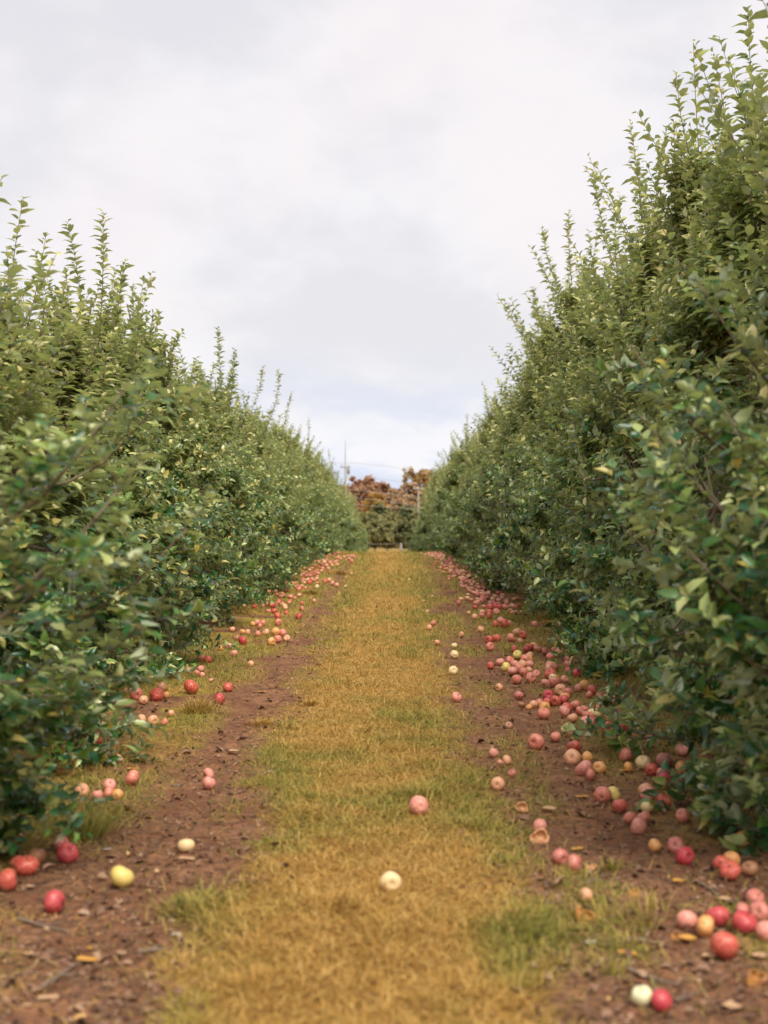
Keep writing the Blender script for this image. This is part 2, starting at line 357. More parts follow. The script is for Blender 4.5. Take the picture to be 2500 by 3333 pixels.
for a in [
 (285, 2730, .10, .13, 200, 1.0, 'bright green grass tuft beside the leafy skirt of the near tree on the left'),
 (1385, 2600, .13, .08, 300, .85, 'dark green grass tuft just behind the pinkish apple in the middle of the aisle'),
 (645, 2320, .13, .12, 300, .35, 'yellowish grass tuft on the mossy ground in front of three pink apples'),
 (1010, 1935, .15, .10, 200, .5, 'yellow-green grass tuft beside the far apples along the left trees'),
 (2110, 3000, .12, .11, 60, .7, 'thin upright grass tuft left of the big apple cluster on the right soil'),
 (640, 2960, .13, .06, 320, .9, 'wide green grass tuft at the edge of the grass near the red apple'),
 (1990, 2835, .06, .06, 90, .85, 'low green grass tuft on the soil right of the two dull pink apples'),
 (2000, 3175, .05, .06, 45, .9, 'small green grass tuft on bare soil above the pale apple'),
 (1110, 1870, .2, .12, 200, .15, 'brown dried grass tuft at the far left edge of the grass'),
 (850, 2360, .09, .05, 160, .05, 'low brown grass tuft on the left edge of the grass strip'),
 (1010, 2295, .07, .05, 160, .1, 'low brown grass tuft at mid distance in the golden grass'),
 ]: tuft(*a)

# ------------------------------------------------------------------ apple trees
def envelope(z, H):
    t = z/H*4.0
    return np.interp(t, [0, .25, .8, 1.5, 2.3, 3.0, 3.6, 4.0], [1.08, 1.25, 1.38, 1.32, .92, .52, .26, .08])
def make_crown(H, seed, nshoot=2600, lpts=16, whip=.75):
    """returns (leaf mesh, branch mesh, trunk mesh) of one apple tree, base at the origin"""
    global rng
    keep = rng; rng = np.random.default_rng(seed)
    gt, gb, gl = Geo(), Geo(), Geo()
    m = 9; tz = np.linspace(-.1, H*.93, m); wob = np.cumsum(rng.normal(0, .03, (m, 2)), 0)
    TP = np.c_[wob, tz]; TP[0, :2] = TP[1, :2] = 0; tr = np.interp(tz, [-.1, .1, 1.5, H], [.085, .062, .045, .012])
    tubes(gt, TP[None], tr[None], 9)
    nl = 22; ang = np.arange(nl)*2.399 + rng.normal(0, .25, nl); lz = np.linspace(.35, H*.8, nl)+rng.normal(0, .06, nl)
    limbs = []
    for a, z in zip(ang, lz):
        b = np.array([np.interp(z, tz, TP[:, 0]), np.interp(z, tz, TP[:, 1]), z]); w = envelope(np.clip(z+.35, 0, H), H)*rng.uniform(.62, .85)
        rise = rng.uniform(.25, .6)+(.5 if z > H*.6 else 0) - (.35 if z < .6 else 0)
        t = np.linspace(0, 1, 7)[:, None]; d = np.array([math.cos(a), math.sin(a), 0]); side = np.array([-d[1], d[0], 0])*rng.normal(0, .14)
        limbs.append(b + d*w*t + np.array([0, 0, rise])*t**1.4*.9 + side*np.sin(t*3)+np.c_[rng.normal(0, .012, (7, 2)), rng.normal(0, .015, 7)]*t)
    LP = np.array(limbs); lr = np.linspace(1, .32, 7)[None]*rng.uniform(.018, .028, (nl, 1)); tubes(gt, LP, lr, 6)
    # laterals grow from the nearest limb point to targets spread through the crown's outer shell
    nt_ = 330; cand = []
    while len(cand) < nt_:
        z = rng.uniform(.12, H*.96); w = envelope(z, H); r = w*math.sqrt(rng.uniform(.12, .92)); a = rng.uniform(0, 2*math.pi)
        lump = .66+.60*float(fbm(np.array([[math.cos(a)*1.6, math.sin(a)*1.6, z*1.5]]), seed, 2)[0])*1.0
        if rng.random() > (.25+.75*r/w): continue
        cand.append((r*lump*math.cos(a), r*lump*math.sin(a), z))
    T = np.array(cand); allp = np.concatenate([LP[:, 2:].reshape(-1, 3), TP[3:]])
    dd = np.linalg.norm(T[:, None]-allp[None]*np.array([1, 1, 1.0]), axis=2) + .8*np.maximum(0, allp[None, :, 2]-T[:, None, 2]); B0 = allp[dd.argmin(1)]
    t = np.linspace(0, 1, 6)[None, :, None]; sag = (rng.normal(0, .05, (nt_, 1, 3)))*np.sin(t*math.pi)
    LA = B0[:, None]*(1-t)+T[:, None]*t + sag; LA[:, :, 2] -= .12*np.sin(t[..., 0]*math.pi)*.8
    tubes(gb, LA, np.linspace(.009, .0035, 6)[None]*rng.uniform(.8, 1.4, (nt_, 1)), 4)
    # leafy shoots
    li = rng.integers(0, nt_, nshoot); u = rng.uniform(.25, 1, nshoot)**.7; q = u*5; i0 = np.minimum(q.astype(int), 4); fr = (q-i0)[:, None]
    P0 = LA[li, i0]*(1-fr)+LA[li, i0+1]*fr
    rad = norm(P0*np.array([1, 1, 0.])); zt = P0[:, 2]/H
    low = np.clip((.32-zt)/.3, 0, 1)[:, None]; top = np.clip((zt-.62)/.3, 0, 1)[:, None]
    D0 = norm(rad*(.85-.45*top) + np.array([0, 0, 1])*(.62+.85*top-1.15*low) + rng.normal(0, .42, (nshoot, 3))*(1-.35*top))
    ln = rng.uniform(.16, .40, nshoot) + top[:, 0]*rng.uniform(.0, .30, nshoot)
    # clumps and dark gaps
    nz = fbm(P0*2.0, seed+5, 2); keepm = rng.random(nshoot) < np.clip((nz-.42)*7.0, .04, 1)*np.where(zt > .66, .5, 1); P0, D0, ln, zt = P0[keepm], D0[keepm], ln[keepm], zt[keepm]
    ns = len(P0)
    tt = np.linspace(0, 1, 5)[None, :, None]; bendv = rng.normal(0, .10, (ns, 1, 3)); bendv[:, :, 2] += .10
    SP = P0[:, None] + D0[:, None]*(ln[:, None, None]*tt) + bendv*(ln[:, None, None]*tt**2)
    SP[:, :, 2] = np.maximum(SP[:, :, 2], .03+.02*rng.random((ns, 1)))
    tubes(gb, SP, np.linspace(.0030, .0014, 5)[None]*np.ones((ns, 1)), 3, 0, False)
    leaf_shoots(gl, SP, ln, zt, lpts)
    nw = 150; li = rng.permutation(np.argsort(-LA[:, -1, 2])[:int(nt_*.55)])[:nw]; P0 = LA[li, 4]; rad = norm(P0*np.array([1, 1, 0.])); lw = (.25+whip*rng.random(nw)**2.2)*np.where(P0[:, 2] > H*.6, 1, .7)
    D0 = norm(rad*rng.uniform(.1, .55, (nw, 1)) + np.array([0, 0, 1.]) + rng.normal(0, .12, (nw, 3))); tt = np.linspace(0, 1, 5)[None, :, None]
    WP = P0[:, None] + D0[:, None]*lw[:, None, None]*tt + np.array([0, 0, .12])*lw[:, None, None]*tt**2 + rng.normal(0, .05, (nw, 1, 3))*tt**2
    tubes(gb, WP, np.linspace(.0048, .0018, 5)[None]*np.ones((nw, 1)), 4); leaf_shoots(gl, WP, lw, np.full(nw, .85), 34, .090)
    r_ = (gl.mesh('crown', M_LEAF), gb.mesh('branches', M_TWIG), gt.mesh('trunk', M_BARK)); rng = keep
    return r_
def leaf_shoots(gl, SP, ln, zt, lpts=16, size=.077, vivid=0.):
    ns = len(SP); k = lpts; u = (np.arange(k)[None]+rng.uniform(.1, .9, (ns, k)))/k; u = .06+.94*u
    q = u*4; i0 = np.minimum(q.astype(int), 3); fr = (q-i0)[..., None]; ar = np.arange(ns)[:, None]
    P = SP[ar, i0]*(1-fr)+SP[ar, i0+1]*fr; T = norm(SP[ar, i0+1]-SP[ar, i0])
    ref = norm(np.cross(T, np.array([.3, .2, 1.]))); ref2 = np.cross(T, ref)
    ph = rng.uniform(0, 6.28, (ns, 1)) + np.arange(k)[None]*2.399 + rng.normal(0, .3, (ns, k))
    rad = ref*np.cos(ph)[..., None] + ref2*np.sin(ph)[..., None]
    D = norm(T*(.62+.5*u[..., None]**3) + rad*.85 + np.array([0, 0, .12]) + rng.normal(0, .22, (ns, k, 3)))
    Nn = T*.75 - rad*.35 + np.array([0, 0, .42]) + rng.normal(0, .42, (ns, k, 3))
    sz = size*rng.uniform(.62, 1.18, (ns, k))*np.where(u > .93, .6, 1)
    tint = np.clip((zt[:, None]-.36)*1.15 + rng.normal(0, .16, (ns, 1)) + .15*u + vivid, 0, .85)*np.ones((ns, k))  # grows with height: young shoots, plus some of the crown's top light as colour
    P = P + D*.012
    M = ns*k
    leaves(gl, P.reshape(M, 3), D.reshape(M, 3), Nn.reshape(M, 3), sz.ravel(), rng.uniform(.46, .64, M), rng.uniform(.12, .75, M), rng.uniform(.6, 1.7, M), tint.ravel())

LEFT_V = [make_crown(h, 100+i) for i, h in enumerate((3.15, 3.3, 3.2, 3.4))]
RIGHT_V = [make_crown(h, 200+i, 2900, 16, 1.0) for i, h in enumerate((4.15, 4.35, 4.25, 4.5))]
def tree(side, x, y, H, V, hv, rot, sxy=1., label=None, group=None):
    root = link('apple_tree', None, loc=(x, y, float(gh(x, y)[0]))); root.rotation_euler = (0, 0, rot); root.scale = (sxy, sxy, H/hv)
    tag(root, label, 'apple tree', group)
    link('crown', V[0], root); link('branches', V[1], root); link('trunk', V[2], root)
    return root
ordw = ['nearest', 'second', 'third', 'fourth', 'fifth', 'sixth', 'seventh', 'eighth']
hvL = (3.15, 3.3, 3.2, 3.4); hvR = (4.15, 4.35, 4.25, 4.5)
looks = {
 -1: ['blurred broad-leaved apple tree at the left edge', 'apple tree with leafy skirt hanging over the moss', 'apple tree with tall slim whips against the sky', 'apple tree behind the tall whips', 'dense rounded apple tree', 'dense apple tree with ragged top', 'apple tree with short whips on top', 'small looking apple tree'],
  1: ['blurred large-leaved apple tree at the right edge', 'tallest apple tree in the picture', 'tall apple tree with whips reaching the picture top', 'tall apple tree with several upright whips', 'apple tree above a dense heap of apples', 'apple tree with leaning whips', 'apple tree with a loose open top', 'dense apple tree above the apple drift']}
trees = {-1: [], 1: []}
for side, V, hv in ((-1, LEFT_V, hvL), (1, RIGHT_V, hvR)):
    y = 3.0 if side < 0 else 3.4; k = 0
    while y < 88:
        lat = (np.interp(y, [8, 15, 40, 70], [2.60, 2.84, 2.84, 2.6]) if side < 0 else np.interp(y, [8, 20, 40, 70], [2.46, 2.72, 2.74, 2.6])) + rng.normal(0, .09)
        if side < 0: H = np.interp(y, [3, 9, 12, 20, 31, 42, 55, 90], [2.2, 2.65, 2.88, 2.88, 2.9, 2.92, 3.2, 3.45])
        else: H = np.interp(y, [3, 9, 14, 20, 26, 31, 42, 55, 90], [3.85, 3.95, 4.15, 4.1, 3.7, 3.4, 3.3, 3.6, 3.8])
        H *= rng.uniform(.86, 1.08); i = k % 4
        rot_, sx_, dy_ = rng.uniform(0, 6.28), rng.uniform(.96, 1.06), rng.uniform(1.85, 2.3); q = k-1
        if y < 4.2: y += dy_; k += 1; continue          # wholly outside the frame
        if q < 8:
            lab = f'{looks[side][q]}, {ordw[q]} tree in the {"left" if side<0 else "right"} row'
        else:
            where = 'middle stretch' if y < 40 else 'far end'
            lab = f'leafy green apple tree merging into the {where} of the {"left" if side<0 else "right"} row'
        t_ = tree(side, side*lat, y, H, V[i], hv[i], rot_, sx_, lab, f'apple trees in the {"left" if side<0 else "right"} orchard row')
        trees[side].append((t_, y, lat*side, H))
        y += dy_; k += 1

# leafy whips that stand out above or out of the near trees (tip seen at px, py; at distance y; length; lean)
def whips(side, items):
    for (px, py_, yy, ln, leanx, nleaf) in items:
        ext = .5 if side < 0 else .2; nleaf = int(nleaf*(ln+ext)/ln); ln += ext
        root = min(trees[side], key=lambda a: abs(a[1]-yy)); inv = Matrix.Translation(root[0].location) @ Matrix.Rotation(root[0].rotation_euler.z, 4, 'Z') @ Matrix.Diagonal((*root[0].scale, 1)); inv = inv.inverted()
        tip = np.array([(px-VX)*yy/F, yy, H_CAM-(py_-VY)*yy/F]); base = tip + np.array([-leanx*ln, rng.normal(0, .08)*ln, -ln])
        t = np.linspace(0, 1, 5)[:, None]; pts = base*(1-t)+tip*t + np.array([.06*leanx+rng.normal(0, .03), rng.normal(0, .03), 0])*np.sin(t*math.pi)*ln
        pts = np.array([inv @ Vector(p) for p in pts])
        gl, gb = Geo(), Geo(); tubes(gb, pts[None], np.linspace(.0055, .0018, 5)[None], 5)
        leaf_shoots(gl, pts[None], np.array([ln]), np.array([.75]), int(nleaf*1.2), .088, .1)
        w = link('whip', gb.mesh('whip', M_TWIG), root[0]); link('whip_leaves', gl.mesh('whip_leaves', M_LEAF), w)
whips(-1, [(335, 690, 12, .75, .05, 42), (220, 725, 12, .65, -.1, 34), (405, 850, 12.6, .55, .12, 32), (75, 640, 9.3, .65, .12, 26), (20, 800, 9, .6, -.1, 24), (450, 990, 13.5, .4, .05, 20),
           (710, 1070, 20, .75, -.08, 38), (765, 1140, 20.5, .5, .1, 28), (860, 1190, 27, .7, .3, 28), (905, 1205, 28, .6, .2, 26), (950, 1275, 31, .8, .25, 34), (1005, 1360, 42, 1.0, .05, 34), (560, 1105, 16, .4, .05, 20), (1070, 1460, 55, 1.1, 0, 28), (640, 1170, 17.5, .4, .2, 20), (150, 760, 11, .5, .2, 22)])
whips(1, [(2432, 25, 9.6, .9, -.12, 40), (2320, 175, 10.2, .85, -.15, 40), (2200, 245, 11, .9, -.28, 44), (2050, 400, 13.5, .85, -.12, 42), (2170, 415, 12.5, .8, .1, 40), (1930, 560, 15.5, .8, -.22, 38), (2020, 635, 14.8, .6, .05, 30),
          (1765, 745, 20, .9, -.3, 38), (1850, 690, 18, .7, -.05, 32), (1735, 935, 22, .7, -.3, 32), (1650, 1220, 30, .7, 0, 30), (1610, 1290, 32, .8, -.1, 30), (1520, 1345, 38, .9, -.1, 30), (1475, 1460, 48, .9, -.1, 26), (2480, 240, 8.6, .6, .1, 24), (1700, 1075, 25, .6, -.2, 26)])

# low boughs that reach out of the near trees into the aisle
def bough(side, px, py_, yy, ln, up, n):
    root = min(trees[side], key=lambda a: abs(a[1]-yy)); inv = (Matrix.Translation(root[0].location) @ Matrix.Rotation(root[0].rotation_euler.z, 4, 'Z') @ Matrix.Diagonal((*root[0].scale, 1))).inverted()
    tip = np.array([(px-VX)*yy/F, yy, H_CAM-(py_-VY)*yy/F]); d = np.array([-side*1., rng.normal(0, .25), up]); d /= np.linalg.norm(d); base = tip-d*ln
    t = np.linspace(0, 1, 5)[:, None]; main = base*(1-t)+tip*t + np.array([0, rng.normal(0, .06), -.08])*np.sin(t*math.pi)*ln*2
    sh = [main]; lens = [ln]
    for k in range(n):
        u = .25+.7*(k+.5)/n; b = main[int(u*4)]*(1-(u*4 % 1))+main[min(4, int(u*4)+1)]*(u*4 % 1); l2 = ln*rng.uniform(.22, .42)
        e = d*.5+rng.normal(0, .5, 3)+np.array([0, 0, .35]); e /= np.linalg.norm(e); sh.append(b+e*l2*t+np.array([0, 0, .03])*t*t); lens.append(l2)
    A = np.array(sh); A = np.array([[inv @ Vector(p) for p in q] for q in A]); gl, gb = Geo(), Geo()
    tubes(gb, A[:1], np.linspace(.011, .003, 5)[None], 6); tubes(gb, A[1:], np.linspace(.003, .0015, 5)[None]*np.ones((n, 1)), 4)
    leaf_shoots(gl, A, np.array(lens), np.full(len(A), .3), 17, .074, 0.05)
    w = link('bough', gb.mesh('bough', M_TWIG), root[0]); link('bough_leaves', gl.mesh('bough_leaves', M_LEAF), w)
for a in [(-1, 610, 1720, 5.0, .9, .45, 7), (-1, 470, 1500, 4.6, .8, .8, 6), (-1, 560, 1960, 5.2, .8, .35, 6), (-1, 420, 1240, 4.8, .8, .9, 6), (-1, 500, 2130, 5.6, .7, .15, 5), (-1, 560, 1240, 6.5, .8, .8, 6),
          (-1, 490, 2480, 7.2, .5, .05, 4), (-1, 250, 2280, 4.9, .6, .1, 6), (-1, 130, 2600, 5.4, .5, -.1, 5), (-1, 60, 2500, 5.0, .6, -.1, 7), (-1, 300, 1760, 4.5, .7, .5, 7), (-1, 180, 1450, 4.4, .6, .7, 6),
          (1, 1960, 1650, 6.0, .8, .5, 7), (1, 2080, 1350, 5.6, .8, .8, 7), (1, 1990, 1980, 6.0, .8, .3, 7), (1, 2150, 2260, 5.6, .7, .1, 6), (1, 2210, 1760, 5.0, .8, .6, 7), (1, 2050, 1120, 6.6, .8, .9, 7), (1, 2260, 900, 6.0, .9, 1.0, 7),
          (1, 2280, 2560, 5.6, .5, -.1, 5), (1, 2150, 2500, 6.2, .6, -.15, 7), (1, 2260, 2640, 5.7, .6, -.2, 7), (1, 2060, 2370, 7.0, .6, -.1, 7), (1, 2400, 2690, 5.4, .6, -.2, 7), (1, 1960, 2230, 8.0, .6, -.1, 7), (1, 2350, 2450, 5.2, .6, .0, 7), (1, 2160, 1560, 5.2, .7, .7, 7), (1, 2330, 1300, 4.8, .7, .8, 7), (1, 1920, 2350, 7.4, .5, .05, 5), (1, 2380, 2100, 4.8, .6, .3, 6)]:
    bough(*a)

# ------------------------------------------------------------------ apples
def apple_mesh(name, seed, flat=.88, ribs=.02, seg=24, rings=14):
    r_ = random.Random(seed); V = []; Fc = []
    ph = r_.uniform(0, 6); sk = (r_.uniform(-.08, .08), r_.uniform(-.08, .08))
    for i in range(rings+1):
        t = math.pi*i/rings; rr = math.sin(t)*(1+.10*math.cos(t)); z = math.cos(t)*flat
        z -= .30*math.exp(-(rr/.30)**2)*(1 if t < math.pi/2 else 0); z += .17*math.exp(-(rr/.22)**2)*(0 if t < math.pi/2 else 1)
        for j in range(seg):
            a = 2*math.pi*j/seg; q = 1+ribs*math.cos(5*a+ph)*(1-.4*math.cos(t))+.02*math.sin(2*a+ph)
            V.append((rr*q*math.cos(a)*.5+sk[0]*z*.3, rr*q*math.sin(a)*.5+sk[1]*z*.3, z*.5))
    for i in range(rings):
        for j in range(seg):
            a = i*seg+j; b = i*seg+(j+1) % seg; Fc.append((a, a+seg, b+seg, b))
    me = bpy.data.meshes.new(name); me.from_pydata(V, [], Fc); me.materials.append(None)
    me.polygons.foreach_set('use_smooth', [True]*len(Fc)); me.update(); return me
AP = [apple_mesh('apple', i, f, r) for i, (f, r) in enumerate(((.88, .015), (.92, .03), (.84, .02), (.96, .035), (.80, .04)))]
def geo_mesh(name, P, Rr, k, m):
    g = Geo(); tubes(g, P, Rr, k); return g.mesh(name, m)
STEM = geo_mesh('stem', [[(0, 0, .26), (.01, 0, .42), (.05, .01, .56), (.10, .02, .64)]], [[.022, .018, .018, .026]], 6, M_STEM)
g = Geo(); aa = np.arange(5)/5*6.283
leaves(g, np.c_[.02*np.cos(aa), .02*np.sin(aa), np.full(5, -.335)], np.c_[np.cos(aa), np.sin(aa), -.9*np.ones(5)], np.c_[-np.cos(aa), -np.sin(aa), -np.ones(5)], .10, .5, .2)
CALYX = g.mesh('calyx', M_CALYX)
apples = []
def apple(px, py_, d, col, label, group=None, parts=True, stack=0., tilt=None, squash=1.):
    r_ = random.Random(int(px*7+py_*13))
    x, y = at(px, py_+d*.46); D = min(.112, 1.07*d*y/F); zg = float(gh(x, y)[0])
    o = link('apple', r_.choice(AP)); o.location = (x, y, zg + D*(.43+stack))
    o.scale = (D, D, D*squash); ti = tilt if tilt is not None else (r_.gauss(0, 1.0), r_.gauss(0, 1.0)); o.rotation_euler = (ti[0], ti[1], r_.uniform(0, 6.28))
    o.material_slots[0].link = 'OBJECT'; o.material_slots[0].material = AM[col]
    tag(o, label, 'apple', group)
    if parts:
        if r_.random() < .75: link('stem', STEM, o)
        link('calyx', CALYX, o)
    apples.append((x, y, D)); return o
GL, GR = 'fallen apples along the left row', 'fallen apples along the right row'
def z5(x, y, d): return x*.5425, 2300+y*.5425, d*.5425
def z7(x, y, d): return 1600+x*.5425, 2400+y*.5425, d*.5425
def z4(x, y, d): return x*.663, 1500+y*.663, d*.663
def z8(x, y, d): return 1300+x*.6028, 1700+y*.6028, d*.6028
def z1(x, y, d): return 900+x*.422, 1350+y*.422, d*.422
UP, SIDE = (.2, .1), (1.25, .2)
